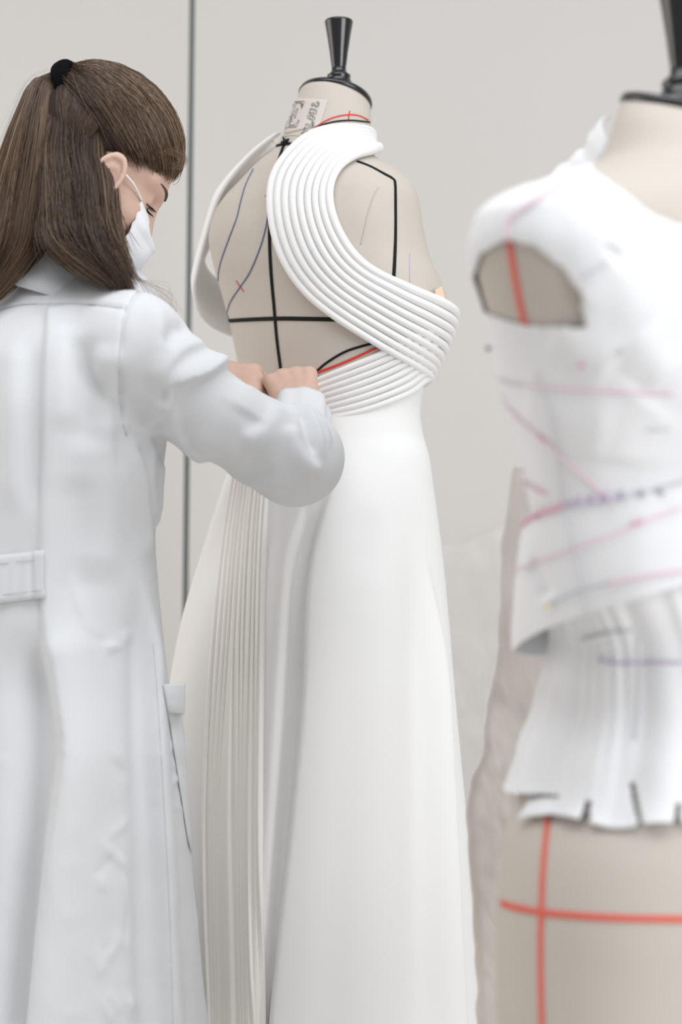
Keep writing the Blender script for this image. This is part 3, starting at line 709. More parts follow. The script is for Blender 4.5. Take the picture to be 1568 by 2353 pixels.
TIE = P(160, 183, 1.95)
def capdir(f, l, u, k): # point on the hair cap surface along a direction
    d = nrm(np.array([f, l, u])); return d / np.sqrt(((d / (np.array([.098, .075, .083]) + k)) ** 2).sum(-1, keepdims=True)) + np.array([-.003, 0, .043])
def hairvol(p):
    q = hl(p); d = ell(q, (-.006, 0, .046), (.100, .081, .090))
    pl = (.59 * (q[:, 0] - .020) - .81 * (q[:, 2] - .018)); d = smx(d, pl, .03)
    d = sm(d, np.linalg.norm(p - TIE, axis=1) - .018, .03)
    return d
V1, F1 = surfnet(hairvol, HC - [.16, .16, .16], HC + [.18, .16, .19], .005)
def volmesh(v, k, ny=40, nt=40):
    ys = np.linspace(v.t[0, 0], v.t[-1, 0], ny); th = np.linspace(0, 2 * math.pi, nt, endpoint=False); T, Y_ = np.meshgrid(th, ys)
    return v.at(Y_.ravel(), T.ravel(), k), capends(None, quads(ny, nt, True), ny, nt)
V, F = join([(V1, F1.tolist()), volmesh(pony, .86), volmesh(under, .84)])
hair = obj('hair', V, F, M['hairbase'], per, label='brown half-up hair with a ponytail')
SP, SC = [], []
def strand(pts, r, col): SP.append((np.asarray(pts), r)); SC.append(col)
def shade(lo, hi, k): lo, hi = np.array(lo), np.array(hi); return lo + (hi - lo) * k
DK, MD, LT = (.045, .027, .019), (.150, .094, .058), (.38, .25, .155)
# upper hair swept back to the tie
tl = hl(TIE)
for i in range(3600):
    side = -1 if rng.random() < .82 else 1
    w = rng.random()
    # root along the hairline: w=0 forehead centre, w=1 behind the ear
    rf = np.interp(w, [0, .35, .6, .8, 1], [.090, .080, .052, .020, -.035]); ru = np.interp(w, [0, .35, .6, .8, 1], [.084, .064, .044, .034, .050]); rl = side * np.interp(w, [0, .35, .6, .8, 1], [.004, .045, .075, .084, .086])
    r0 = np.array([rf, rl, ru]) + rng.normal(0, .0065, 3); c0 = np.array([-.006, 0, .046])
    tj = tl + rng.normal(0, .006, 3); pts = []; lift = rng.uniform(.001, .010)
    for t in np.linspace(0, 1, 16):
        d = (r0 - c0) * (1 - t) + (tj - c0) * t; d = d / np.linalg.norm(d); d[1] += side * .10 * math.sin(math.pi * t) * (1 - .5 * w); d = nrm(d)
        rad = 1 / math.sqrt(((d / np.array([.100, .081, .090])) ** 2).sum()); rad = rad + lift * (math.sin(math.pi * t) ** .5) + .0015
        if t > .75: rad = rad + (np.linalg.norm(tj - c0) - rad) * ((t - .75) / .25) ** 1.5
        pts.append(c0 + d * rad)
    pts = hw(np.array(pts)); pts += np.outer(np.sin(np.linspace(0, 5, 16) + rng.uniform(0, 6)), rng.normal(0, .0012, 3))
    k = np.clip(rng.normal(.45 - .25 * (w > .7), .28), 0, 1) ; col = shade(DK, MD, k * 2) if k < .5 else shade(MD, LT, (k - .5) * 1.6)
    strand(pts, rng.uniform(.00024, .00052), col)
# ponytail
for i in range(2700):
    th = rng.uniform(-.4, math.pi + .4) if rng.random() < .85 else rng.uniform(math.pi, 2 * math.pi); k0 = math.sqrt(rng.uniform(.55, 1.06))
    end = rng.uniform(560, 722); ys = np.linspace(168, end, 22); wv = rng.uniform(-.22, .22); ph = rng.uniform(0, 6)
    t = (ys - 168) / (end - 168); thv = th + wv * t + .05 * np.sin(4 * t + ph)
    pts = pony.at(ys, thv, k0 * (1 + .05 * np.sin(3 * t + ph) * t)); pts[:1] = TIE + rng.normal(0, .005, 3)
    cl_ = fbm(np.array([[th * 3.1, 5, .3]]), 2, 3)[0]
    k = np.clip(rng.normal(.52 + .25 * cl_, .22), 0, 1); col = shade(DK, MD, k * 2) if k < .5 else shade(MD, LT, (k - .5) * 1.7)
    strand(pts, rng.uniform(.00024, .00052), col)
# loose under hair
for i in range(2600):
    th = rng.uniform(-.5, math.pi + .5); k0 = math.sqrt(rng.uniform(.6, 1.05)); y0 = rng.uniform(225, 330); end = rng.uniform(560, 675)
    ys = np.linspace(y0, end, 22); t = (ys - y0) / (end - y0); ph = rng.uniform(0, 6); wv = rng.uniform(-.25, .25)
    pts = under.at(ys, th + wv * t + .06 * np.sin(5 * t + ph), k0 * (1 + .04 * np.sin(4 * t + ph)) * (1 + rng.normal(0, .12) * t ** 3)) + np.outer(t ** 4, rng.normal(0, .006, 3))
    cl_ = fbm(np.array([[th * 4.1, 2, 1.3]]), 2, 5)[0]
    k = np.clip(rng.normal(.30 + .25 * cl_, .2), 0, 1); col = shade(DK, MD, k * 2) if k < .5 else shade(MD, LT, (k - .5) * 1.4)
    strand(pts, rng.uniform(.00024, .00050), col)
# hair growing from the scalp between the swept-up section and the loose lengths
for i in range(1500):
    d0 = nrm(np.array([rng.uniform(-1.0, -.15), -rng.uniform(.15, .9), rng.uniform(.25, .75)])); d1 = nrm(np.array([d0[0] * .5 - .15, -.95, -.55 + rng.normal(0, .12)])); pts = []; lf = rng.uniform(.001, .007)
    for t in np.linspace(0, 1, 14):
        d = nrm(d0 * (1 - t) + d1 * t); rad = 1 / math.sqrt(((d / np.array([.100, .081, .090])) ** 2).sum()); pts.append(np.array([-.006, 0, .046]) + d * (rad + lf * (.4 + t)))
    k = np.clip(rng.normal(.28, .16), 0, 1); strand(hw(np.array(pts)), rng.uniform(.00022, .00045), shade(DK, MD, k * 1.6))
# flyaways and the curl over the forehead
for i in range(40):
    y0 = rng.uniform(150, 300); pts = pony.at(np.linspace(168, rng.uniform(300, 600), 14), rng.uniform(2.2, 4.2) if i % 2 else rng.uniform(-.6, .6), 1.0)
    pts = pts + np.outer(np.linspace(0, 1, 14) ** 1.5, rng.normal(0, .012, 3)) + np.array([-.004, 0, .003]); strand(pts, .00010, shade(MD, LT, .6))
for i in range(34):
    j = rng.normal(0, 6, 2); base = [(330, 330), (375, 342), (408, 352), (420, 368), (408, 380), (394, 376)]
    pts = np.array([P(a + j[0] + rng.normal(0, 1.5), b + j[1] + rng.normal(0, 1.5), 1.935 + rng.normal(0, .002)) for a, b in base]); strand(spline(pts, 14), .00018, shade(MD, LT, rng.uniform(0, .6)))
for i in range(25):
    a = [(285, 600), (305 + rng.uniform(0, 20), 640), (345 + rng.uniform(-20, 60), 690 + rng.uniform(-40, 40)), (370 + rng.uniform(-40, 60), 740 + rng.uniform(-50, 30))]
    strand(spline(np.array([P(x, y, 1.85) for x, y in a]), 14), .00012, shade(MD, LT, .5))
parts = [tube(p, np.concatenate([[r * .35, r * .8], np.full(len(p) - 5, r), [r * .8, r * .5, r * .2]]), 3, caps=False) for p, r in SP]
V, F = join(parts); so = obj('strands', V, F, M['hair'], hair, kind='stuff')
cols = np.vstack([np.tile(np.append(c, 1), (len(p[0]), 1)) for p, c in zip(parts, SC)])
ca = so.data.color_attributes.new('strand', 'FLOAT_COLOR', 'POINT'); ca.data.foreach_set('color', cols.astype(np.float32).ravel())
# ribbed hair tie
tie_ax = nrm(np.array([.85, -.25, .30])); e1 = nrm(np.cross(tie_ax, [0, 1, 0])); e2 = np.cross(tie_ax, e1); ring = []
for a in np.linspace(0, 2 * math.pi, 49): ring.append(TIE + (e1 * math.cos(a) + e2 * math.sin(a)) * np.array([1, 1, 1]) * (.017))
parts = []
TIE = TIE + np.array([.002, -.014, -.008]); a = np.linspace(0, 2 * math.pi, 96, endpoint=False); b = np.linspace(0, 2 * math.pi, 16, endpoint=False)
A_, B_ = np.meshgrid(a, b, indexing='ij'); rr = .0115 + .0011 * np.sin(A_ * 40) 
cc = TIE + (np.cos(A_)[..., None] * e1 + np.sin(A_)[..., None] * e2) * .0205; rad_ = (np.cos(A_)[..., None] * e1 + np.sin(A_)[..., None] * e2)
V = cc + rad_ * (rr * .75 * np.cos(B_))[..., None] + tie_ax * (rr * 1.15 * np.sin(B_))[..., None]
Fq = [(i * 16 + j, ((i + 1) % 96) * 16 + j, ((i + 1) % 96) * 16 + (j + 1) % 16, i * 16 + (j + 1) % 16) for i in range(96) for j in range(16)]
obj('hair_tie', V.reshape(-1, 3), Fq, M['hairtie'], per)

# ---- lab coat: torso and sleeves as one cloth surface
ct = np.array([  # z, half width (lateral), half depth, forward shift
    (.36, .275, .198, .0), (.50, .251, .183, .0), (.64, .236, .170, .0), (.80, .222, .156, .0), (.90, .202, .143, .0), (1.00, .189, .136, .0), (1.07, .183, .133, .0), (1.15, .190, .136, .005), (1.22, .197, .137, .008), (1.28, .190, .128, .012), (1.335, .155, .105, .02), (1.38, .10, .075, .03), (1.42, .07, .06, .035), (1.46, .02, .02, .04)])
def coatf(p):
    z = p[:, 2]; a = pchip(ct[:, 0], ct[:, 1], z); b = pchip(ct[:, 0], ct[:, 2], z); fs = pchip(ct[:, 0], ct[:, 3], z)
    x = (p[:, 0] - TX) * tr[0] + (p[:, 1] - TY) * tr[1]; y = (p[:, 0] - TX) * tf[0] + (p[:, 1] - TY) * tf[1] - fs
    n = 2.3; k0 = (np.abs(x / a) ** n + np.abs(y / b) ** n) ** (1 / n); g = (k0 - 1) * np.minimum(a, b)
    d = np.maximum(g, np.maximum(.37 - z, z - 1.43))
    c0 = np.array([TX, TY, 0])
    for s, S in ((1, S_R), (-1, S_L)):
        d = sm(d, cone(p, c0 + tf * .035 + [0, 0, 1.358] + tr * s * .05, S + [0, 0, .010], .050, .056), .035)
    sr = chain(p, [S_R, S_R * .55 + E_R * .45 + [0, 0, -.018], E_R + [.004, -.002, -.004], E_R * .45 + W_R * .55 + [.002, 0, -.020], W_R + [0, -.014, -.010]], [.063, .051, .0575, .048, .031], .02)
    sr = smx(sr, -(((p - W_R) @ -nrm(W_R - E_R)) + .002), .004)
    sl = chain(p, [S_L, E_L, W_L - nrm(W_L - E_L) * .03], [.066, .058, .040], .02)
    return sm(sm(d, sr, .022), sl, .02)
V, F = surfnet(coatf, (-.78, 1.66, .355), (.06, 2.36, 1.45), .0037)
F = F.tolist(); Bc = bvh(V, F); N = vnormals(V, F)
if np.sum(N * (V - np.array([TX, TY, 1.0])), 1).mean() < 0: N = -N
def cf(pts, w, h, mode='ridge', w2=None, ends=(.2, .2)):
    global V
    V = fold(V, N, Bc, pts, w, h * 1.9, mode, w2, ends)
# back panel pleat, belt line and opening fold below the belt
cf([(120, 702), (112, 800), (106, 1000), (101, 1200), (102, 1390), (112, 1470)], .030, .0045, 'right', .004, (.05, .1))
cf([(104, 1385), (118, 1480), (135, 1600), (150, 1720), (142, 1800), (118, 1960), (95, 2150), (75, 2353), (60, 2500)], .045, .014, 'right', .008, (.12, 0))
cf([(60, 1420), (66, 1600), (60, 1900), (30, 2353)], .030, -.012, 'ridge', None, (.2, 0))
cf([(105, 1440), (95, 1560), (92, 1660), (110, 1800)], .010, .006, 'ridge', None, (.3, .3))
# side back fold with stitched facing
cf([(322, 1300), (338, 1420), (345, 1500), (350, 1650), (358, 1800), (366, 1950), (376, 2150), (386, 2353), (392, 2500)], .022, .009, 'right', .006, (.2, 0))
cf([(305, 1330), (322, 1500), (325, 1700), (335, 1950), (345, 2353)], .022, -.007, 'ridge', None, (.2, 0))
for k in range(30):
    y = 1420 + k * 32; x = 355 + (y - 1420) * .037 + rng.normal(0, 2); cf([(x - 10, y), (x + 12, y + 4)], .006, .0016 * rng.uniform(.3, 1.2), 'ridge', None, (.3, .3))
# folds from the armpit, back drape
cf([(296, 1000), (318, 1080), (330, 1180), (345, 1300)], .018, .006, 'left', .010)
cf([(340, 995), (338, 1080), (352, 1200)], .012, .006)
cf([(318, 1010), (330, 1090), (345, 1190)], .010, -.007)
cf([(365, 1040), (360, 1120), (352, 1230)], .010, .005)
cf([(250, 780), (245, 900), (255, 1020)], .022, .004); cf([(205, 760), (190, 900), (200, 1050)], .02, -.0035); cf([(160, 740), (150, 860), (160, 1000)], .018, .003)
cf([(275, 820), (268, 960), (280, 1100)], .010, -.003); cf([(230, 950), (240, 1150), (225, 1350)], .03, .005); cf([(170, 1080), (180, 1250), (175, 1400)], .022, -.003)
cf([(70, 760), (66, 950), (62, 1200)], .02, -.003); cf([(35, 760), (30, 950), (36, 1200)], .016, .003)
cf([(165, 1310), (185, 1400), (205, 1470)], .007, .0016); cf([(155, 1480), (190, 1462), (235, 1475), (300, 1470)], .006, -.0016); cf([(150, 1492), (200, 1480)], .005, .0014); cf([(230, 1492), (330, 1455)], .008, .003)
# sleeve creases
cf([(508, 842), (470, 862), (420, 874), (375, 886), (345, 905)], .022, .008, 'left', .004, (0, .4))
cf([(352, 690), (366, 760), (360, 830), (350, 890)], .014, .003); cf([(470, 790), (425, 800), (385, 835), (362, 885)], .012, .0035, 'left', .007); cf([(430, 752), (395, 765), (372, 800)], .010, -.003)
cf([(385, 860), (389, 905), (383, 945)], .007, .004, 'right', .004); cf([(296, 998), (335, 972), (378, 930), (386, 905)], .012, .004, 'right', .006); cf([(310, 1008), (350, 985), (400, 975)], .010, .003)
cf([(398, 920), (402, 975), (425, 1015), (470, 1060)], .016, .0035, 'left', .006); cf([(430, 1000), (500, 1040), (580, 1070)], .020, .003)
cf([(640, 930), (622, 975), (585, 1000), (545, 1003)], .022, .004, 'right', .008); cf([(560, 880), (575, 915), (560, 960)], .026, .003)
cf([(668, 975), (690, 1035), (722, 1072), (745, 1078)], .016, .0045, 'left', .006)
cf([(700, 935), (728, 985), (742, 1040), (745, 1075)], .006, .004); cf([(722, 945), (750, 995), (760, 1045)], .005, .0035); cf([(690, 945), (706, 1000), (722, 1050)], .005, -.003); cf([(660, 930), (705, 948), (752, 990)], .005, .003)
cf([(500, 1095), (580, 1108), (670, 1122)], .012, .002); cf([(470, 1040), (560, 1085), (640, 1095)], .016, -.002)
# armhole, yoke and pleat seams
cf([(322, 664), (300, 690), (284, 730), (276, 800), (274, 880), (280, 960), (292, 1002)], .003, -.0022, 'ridge', None, (0, 0))
cf([(-40, 722), (20, 706), (60, 699), (150, 698), (220, 700), (283, 708)], .003, -.0022, 'ridge', None, (0, 0))
cf([(300, 990), (280, 960), (272, 900)], .006, .003)
# fine sharp creases low on the coat
for k in range(60):
    x, y = rng.uniform(-30, 400), rng.uniform(1650, 2400); a = rng.normal(.9, .5) * (1 if rng.random() < .7 else -1); ln = rng.uniform(70, 180)
    if x > 330 and x < 395: continue
    cf([(x, y), (x + ln * .5 * math.cos(a) + rng.normal(0, 4), y + ln * .5 * math.sin(a)), (x + ln * math.cos(a), y + ln * math.sin(a))], rng.uniform(.0045, .008), rng.uniform(.0009, .0018) * (1 if rng.random() < .7 else -1), 'ridge', None, (.4, .4))
# general soft crumple
pz = V.copy(); wz = np.clip((1.0 - V[:, 2]) / .5, .15, 1)
V = V + N * ((fbm(pz * [9, 9, 5], 3, 1) * .0022 + (np.abs(fbm(pz * [26, 26, 18], 2, 9)) - .4) * -.0016 * wz))[:, None]
coat = obj('lab_coat', V, F, M['coat'], per, label='white cotton lab coat with half belt and long sleeves')
Bc2 = bvh(V, F)
def seam(pts, r=.0006, n=40, name='seam', m='coatseam', par=coat):
    L, Nn = castline(Bc2, pts, n); Vt, Ft = tube(L + Nn * .0001, r, 6, flat=.4, N=Nn); obj(name, Vt, Ft, M[m], par)
seam([(-40, 722), (20, 706), (60, 699), (150, 698), (220, 700), (283, 708)])
seam([(322, 664), (300, 690), (284, 730), (276, 800), (274, 880), (280, 960), (292, 1002)])
seam([(372, 1760), (380, 1900), (390, 2100), (398, 2353)], .0005)
seam([(352, 1480), (362, 1600), (372, 1760)], .0005)
# half belt at the back
belt = patch(Bc2, [(-120, 1292), (101, 1264), (103, 1375), (-120, 1402)], 10, 22, .004, .0035, 'half_belt', M['coat'], coat, wob=lambda u, v: .0012 * math.sin(v * 20 + u * 3) + .001 * math.sin(v * 47))
for a, b in (((-120, 1312), (100, 1284)), ((-120, 1383), (102, 1356))):
    L, Nn = castline(Bc2, [a, ((a[0] + b[0]) / 2, (a[1] + b[1]) / 2), b], 30); Vt, Ft = tube(L + Nn * .0066, .0006, 6, flat=.5, N=Nn); obj('stitch_line', Vt, Ft, M['coatseam'], belt)
# hip pocket standing off the side
def pocketpatch(quad, off0, off1, name, nu=12, nv=14):
    q = np.array(quad, float); Vq = []
    for i in range(nu):
        u = i / (nu - 1); l = q[0] * (1 - u) + q[3] * u; r = q[1] * (1 - u) + q[2] * u; h, n = cast(Bc2, *l); h = h + n * .001
        for j in range(nv):
            v = j / (nv - 1); e = P(r[0], r[1], h[1] + .020); Vq.append(h * (1 - v) + e * v + np.array([.001, -.0022, 0]) * math.sin(math.pi * v ** .7) + n * (off0 * math.sin(math.pi * min(v * 2, .5))))
    return solid(obj(name, np.array(Vq), quads(nu, nv), M['coat'], coat), .0022, 0)
pk_ = pocketpatch([(384, 1634), (418, 1634), (441, 1960), (430, 1930)], 0, 0, 'pocket')
fl_ = pocketpatch([(373, 1573), (421, 1570), (417, 1642), (384, 1638)], .003, 0, 'pocket_flap')
# collar
nk = np.array([TX, TY, 1.418]) + tf * .058; Vc = []; na = 72
prof = [(.060, .028, 0), (.064, .040, 0), (.070, .044, 0), (.078, .038, 0), (.092, .018, 0), (.106, -.004, 0), (.116, -.020, 0)]
for r, dz, _ in prof:
    for a in np.linspace(-2.55, 2.55, na):
        d = -tf * math.cos(a) + tr * math.sin(a) * 1.0; fw = (1 - math.cos(a)) / 2
        Vc.append(nk + d * r * (1 + .22 * abs(math.sin(a))) + np.array([0, 0, dz - .045 * fw - .03 * abs(math.sin(a)) * (r - .06) / .05]) + tf * (.02 * fw))
col_o = solid(obj('collar', np.array(Vc), quads(len(prof), na), M['coat'], coat), .0025, 0)
# cuff rim
A = nrm(nrm(W_R - E_R) + .5 * nrm(K_R - W_R)); e1 = nrm(np.cross(A, [0, 0, 1])); e2 = np.cross(A, e1); rg = []
Mid = E_R * .45 + W_R * .55 + [.002, 0, -.020]
for t in np.linspace(-.085, .008, 12):
    for a in np.linspace(0, 2 * math.pi, 40, endpoint=False):
        r = .041 - .03 * min(t, 0) + (.002 * math.sin(5 * a) + .0015 * math.sin(9 * a + 2)) * (1 + max(-t, 0) * 5); rg.append(W_R + np.array([0, -.004, .001]) + (Mid - W_R) * max(-t, 0) / .115 + A * (max(t, 0) + .003 * math.sin(3 * a)) + e1 * r * math.cos(a) + e2 * r * .85 * math.sin(a))
solid(obj('cuff', np.array(rg), quads(12, 40, True), M['coat'], coat), .0022, 0)

# ================================================================== second dress form with toile
YG = 1.46; gxp = 1562
def row(y, xl, bf, bb, n=2.2, c=gxp): return (y, xl, 2 * c - xl, bf, bb, n)
neck_g = lambda y: -0.36 * np.clip((400 - y) / 165, 0, 1) ** 1.2
form2 = Loft(YG, [row(262, 1428, .055, .055, 2.0), row(300, 1410, .056, .056, 2.0), row(350, 1388, .062, .062, 2.0), row(390, 1366, .066, .070, 2.0), row(420, 1325, .070, .080, 2.1), row(460, 1252, .078, .088, 2.3), row(500, 1180, .086, .094, 2.5), row(540, 1123, .092, .100, 2.6),
    row(580, 1094, .098, .104, 2.6), row(640, 1085, .106, .107, 2.6), row(720, 1096, .122, .108, 2.5), row(800, 1112, .135, .106, 2.4), row(900, 1135, .138, .104, 2.3), row(1000, 1160, .126, .100, 2.2), row(1100, 1185, .110, .094, 2.1), row(1220, 1215, .100, .090, 2.1), row(1340, 1245, .100, .095, 2.1), row(1480, 1290, .100, .10, 2.1), row(1600, 1276, .107, .115, 2.1),
    row(1700, 1250, .113, .127, 2.2), row(1800, 1222, .119, .136, 2.2), row(1850, 1194, .123, .141, 2.2), row(1900, 1174, .127, .146, 2.2), row(2000, 1158, .129, .148, 2.2), row(2080, 1152, .130, .148, 2.2), row(2353, 1146, .128, .140, 2.2), row(2550, 1150, .125, .135, 2.2)],
    math.atan2(-.76, -.65), neck_g)
gx2 = (gxp - W0 / 2) / FPX * YG
df2 = thing('dress_form', (gx2, YG, 0), 'linen dress form with red tape lines wearing the pinned white toile', 'dress form')
ny, nt = 160, 128
V, F = form2.grid(262, 2550, ny, nt); Bg = bvh(V, F)
obj('torso', V, capends(V, F, ny, nt), M['linen'], df2)
top = form2.ring(np.full(64, 262.0), np.linspace(0, 2 * math.pi, 64, endpoint=False)); tc2 = top.mean(0)
nn = nrm(np.cross(top[16] - tc2, top[0] - tc2)); nn = nn if nn[2] > 0 else -nn
ex = nrm(np.cross(nn, [0, 1, 0])); ey = np.cross(nn, ex); R_ = np.stack([ex, ey, nn], 1); ra = np.mean(np.linalg.norm(top - tc2, axis=1))
V, F = lathe([(ra * 0.9, -0.002), (ra * 1.02, 0.0), (ra * 1.03, 0.004), (ra * 1.0, 0.008), (ra * 0.5, 0.010)], 64, (R_, tc2)); obj('neck_cap', V, F, M['black'], df2)
knob(tc2 + np.array([0.004, 0, .006]), .92, df2)
for nme, pr in (('stand_pole', [(.016, .06), (.016, 0.6)]), ('stand_base', [(.21, 0), (.21, .02), (.19, .035), (.03, .05), (.025, .09)])):
    V, F = lathe(pr, 32); obj(nme, V + np.array([gx2, YG, 0]), F, M['steel'], df2)
tapes(df2, Bg, [
    ('style_tape', 'redtape', [(1165, 515), (1172, 560), (1182, 620), (1194, 690), (1207, 745), (1212, 770)], .0030, .35),
    ('style_tape', 'redtape', [(1262, 1860), (1256, 1920), (1249, 2000), (1245, 2090), (1243, 2200), (1246, 2353), (1250, 2450)], .0030, .35),
    ('style_tape', 'redtape', [(1153, 2074), (1180, 2084), (1245, 2096), (1330, 2104), (1420, 2109), (1500, 2111), (1580, 2112), (1700, 2112)], .0030, .35)])

toile = thing('toile_bodice', (gx2, YG, 0), 'white cotton toile with pink and violet pencil lines pinned on dress form', 'toile')
def px(V): return np.stack([W0 / 2 + V[:, 0] / V[:, 1] * FPX, H0 / 2 - (V[:, 2] - ZC) / V[:, 1] * FPX], 1)
def inpoly(q, poly):
    poly = np.array(poly, float); r = np.zeros(len(q), bool); j = len(poly) - 1
    for i in range(len(poly)):
        a, b = poly[i], poly[j]; c = ((a[1] > q[:, 1]) != (b[1] > q[:, 1])); 
        with np.errstate(divide='ignore', invalid='ignore'): xx = (b[0] - a[0]) * (q[:, 1] - a[1]) / (b[1] - a[1]) + a[0]
        r ^= c & (q[:, 0] < xx); j = i
    return r
# bodice shell with the armhole plate and neck left bare
ny, nt = 220, 300
V, F = form2.grid(345, 1240, ny, nt, .004); N = vnormals(V, F); N *= np.sign(np.sum(N * ((V - [gx2, YG, 0]) * [1, 1, 0]), 1).mean())
V = V + N * (fbm(V * [16, 16, 9], 3, 4) * .0022)[:, None]
B0 = bvh(V, F)
def tf_(pts, w, h, mode='ridge', w2=None, ends=(.2, .2)):
    global V
    V = fold(V, N, B0, pts, w, h, mode, w2, ends)
tf_([(1260, 760), (1330, 800), (1420, 850)], .02, .004); tf_([(1420, 590), (1360, 640), (1320, 700)], .012, .004); tf_([(1450, 760), (1500, 830), (1540, 880)], .02, .005); tf_([(1200, 900), (1300, 960), (1420, 990)], .025, .004); tf_([(1500, 900), (1440, 980), (1420, 1080)], .03, .005)
q = px(V); near = np.sum(N * (V - [0, 0, ZC]), 1) < 0
hole = inpoly(q, [(1070, 700), (1086, 640), (1106, 586), (1165, 553), (1230, 570), (1290, 620), (1332, 680), (1338, 752), (1200, 746), (1085, 708), (1060, 700)]) & near
neckh = (inpoly(q, [(1340, 300), (1368, 388), (1440, 442), (1500, 488), (1560, 515), (1800, 520), (1800, 300)]) & near) | ((~near) & (q[:, 1] < 385))
keep = ~(hole | neckh); F2 = [f for f in F if all(keep[i] for i in f)]
bod = obj('bodice', V, F2, M['toile'], toile); solid(bod, .0012, 1)
Bt = bvh(V, F2)
# flared hip panel
hp = Loft(YG, [row(1060, 1180, .118, .10, 2.1), row(1160, 1177, .124, .108, 2.1), row(1250, 1170, .134, .118, 2.1), row(1400, 1165, .150, .132, 2.1), row(1560, 1172, .158, .142, 2.1)], math.atan2(-.76, -.65))
th = np.linspace(0, 2 * math.pi, 360, endpoint=False); T, U = np.meshgrid(th, np.linspace(0, 1, 120))
yb = 1398 - 122 * np.sin(T); yt = 1159 - 80 * np.sin(T)
V = hp.ring((yt + (yb - yt) * U).ravel(), T.ravel()); F = quads(120, 360, True); N = vnormals(V, F); N *= np.sign(np.sum(N * ((V - [gx2, YG, 0]) * [1, 1, 0]), 1).mean())
V = V + N * (fbm(V * [14, 14, 8], 3, 14) * .003)[:, None]; B0 = bvh(V, F)
tf_([(1260, 1380), (1240, 1330), (1215, 1290)], .010, -.006); tf_([(1420, 1200), (1440, 1300), (1470, 1380)], .03, .006)
pan_ = obj('hip_panel', V, F, M['toile'], toile); solid(pan_, .0015, 1); Bh = bvh(V, F)
# gathered peplum with slit tabs
T, U = np.meshgrid(th, np.linspace(0, 1, 110)); yb = 1814 + 6 * np.sin(T * 5 + 1) ; V = form2.ring((1320 + (yb - 1320) * U).ravel(), T.ravel(), (.010 + .004 * U).ravel()); F = quads(110, 360, True)
N = vnormals(V, F); N *= np.sign(np.sum(N * ((V - [gx2, YG, 0]) * [1, 1, 0]), 1).mean()); Tr, Ur = T.ravel(), U.ravel()
V = V + N * ((.0013 * np.sin(Tr * 46 + 4 * np.sin(Tr * 7)) * np.clip(1.1 - Ur, 0, 1) + .004 * np.sin(Tr * 13 + Ur * 2) * Ur + fbm(V * 18, 2, 24) * .002))[:, None]
q = px(V); near = np.sum(N * (V - [0, 0, ZC]), 1) < 0
cut = np.zeros(len(V), bool)
for poly in ([(1170, 1826), (1285, 1830), (1262, 1850), (1225, 1860), (1205, 1910), (1150, 1910)], [(1346, 1838), (1352, 1838), (1350, 1905), (1328, 1905)], [(1450, 1800), (1455, 1800), (1476, 1905), (1470, 1905)], [(1562, 1840), (1566, 1840), (1560, 1905), (1552, 1905)]): cut |= inpoly(q, poly) & near
F2 = [f for f in F if not any(cut[i] for i in f)]
pp_ = obj('peplum', V, F2, M['toile'], toile); solid(pp_, .0015, 1); Bp = bvh(V, F2)
V = []  # tab under the cut corner
for i in range(8):
    for j in range(10):
        u, v = i / 7, j / 9; a = np.array([1232, 1838]) * (1 - v) + np.array([1345, 1840]) * v; b = np.array([1206, 1892]) * (1 - v) + np.array([1330, 1880]) * v; p = a * (1 - u) + b * u
        h, n = cast(Bg, *p); V.append(h + n * (.006 + .003 * u))
solid(obj('hem_tab', np.array(V), quads(8, 10), M['toile'], toile), .0012, 0)
# loose collar piece behind the neck
c0 = spline([P(a, b, c) for a, b, c in [(1405, 268, 1.52), (1372, 290, 1.53), (1350, 335, 1.54), (1315, 362, 1.55), (1270, 405, 1.55), (1235, 440, 1.54)]], 24); c1 = spline([P(a, b, c) for a, b, c in [(1402, 330, 1.47), (1388, 360, 1.47), (1375, 395, 1.48), (1340, 420, 1.49), (1290, 445, 1.50), (1250, 465, 1.51)]], 24)
V = [c0[i] * (1 - u) + c1[i] * u + np.array([-.008, 0, .006]) * math.sin(math.pi * u) + np.array([0, 0, .002 * math.sin(i * 1.3)]) for i in range(24) for u in np.linspace(0, 1, 8)]
solid(obj('collar_piece', np.array(V), quads(24, 8), M['toile'], toile), .0015, 0)
def pen(B, m, pts, r=.0012, par=bod, name='pencil_line'):
    L, Nn = castline(B, pts, 8 + 5 * len(pts)); Vt, Ft = tube(L + Nn * .0022, r, 6, flat=.35, N=Nn); obj(name, Vt, Ft, M[m], par)
pen(Bt, 'pink', [(1348, 398), (1262, 445), (1182, 495), (1166, 515), (1170, 548)], .0020, name='tape_trace')
pen(Bt, 'greypencil', [(1138, 868), (1180, 880), (1215, 885)]); pen(Bt, 'pink', [(1210, 884), (1300, 893), (1420, 899), (1480, 901), (1550, 902)], .0016); pen(Bt, 'violet', [(1300, 893), (1420, 899)], .0010)
pen(Bt, 'greypencil', [(1232, 850), (1255, 910), (1268, 950)], .0010, name='basting'); pen(Bt, 'greypencil', [(1268, 950), (1282, 1030), (1290, 1100), (1294, 1150)], .0012, name='basting')
pen(Bt, 'pink', [(1142, 905), (1195, 960), (1250, 1010), (1330, 1080), (1392, 1138)], .0015); pen(Bt, 'pinkdark', [(1240, 1000), (1258, 1014)], .0018); pen(Bt, 'pinkdark', [(1180, 1082), (1215, 1110), (1258, 1134)], .0014); pen(Bt, 'violet', [(1212, 1108), (1235, 1122)], .0014)
pen(Bt, 'greypencil', [(1395, 560), (1430, 580)], .0012); pen(Bt, 'greypencil', [(1338, 640), (1400, 602)], .0010); pen(Bt, 'pinkdark', [(1332, 838), (1346, 838)], .0020); pen(Bt, 'greypencil', [(1425, 803), (1434, 808)], .0018); pen(Bt, 'greypencil', [(1490, 985), (1540, 985)], .0008)
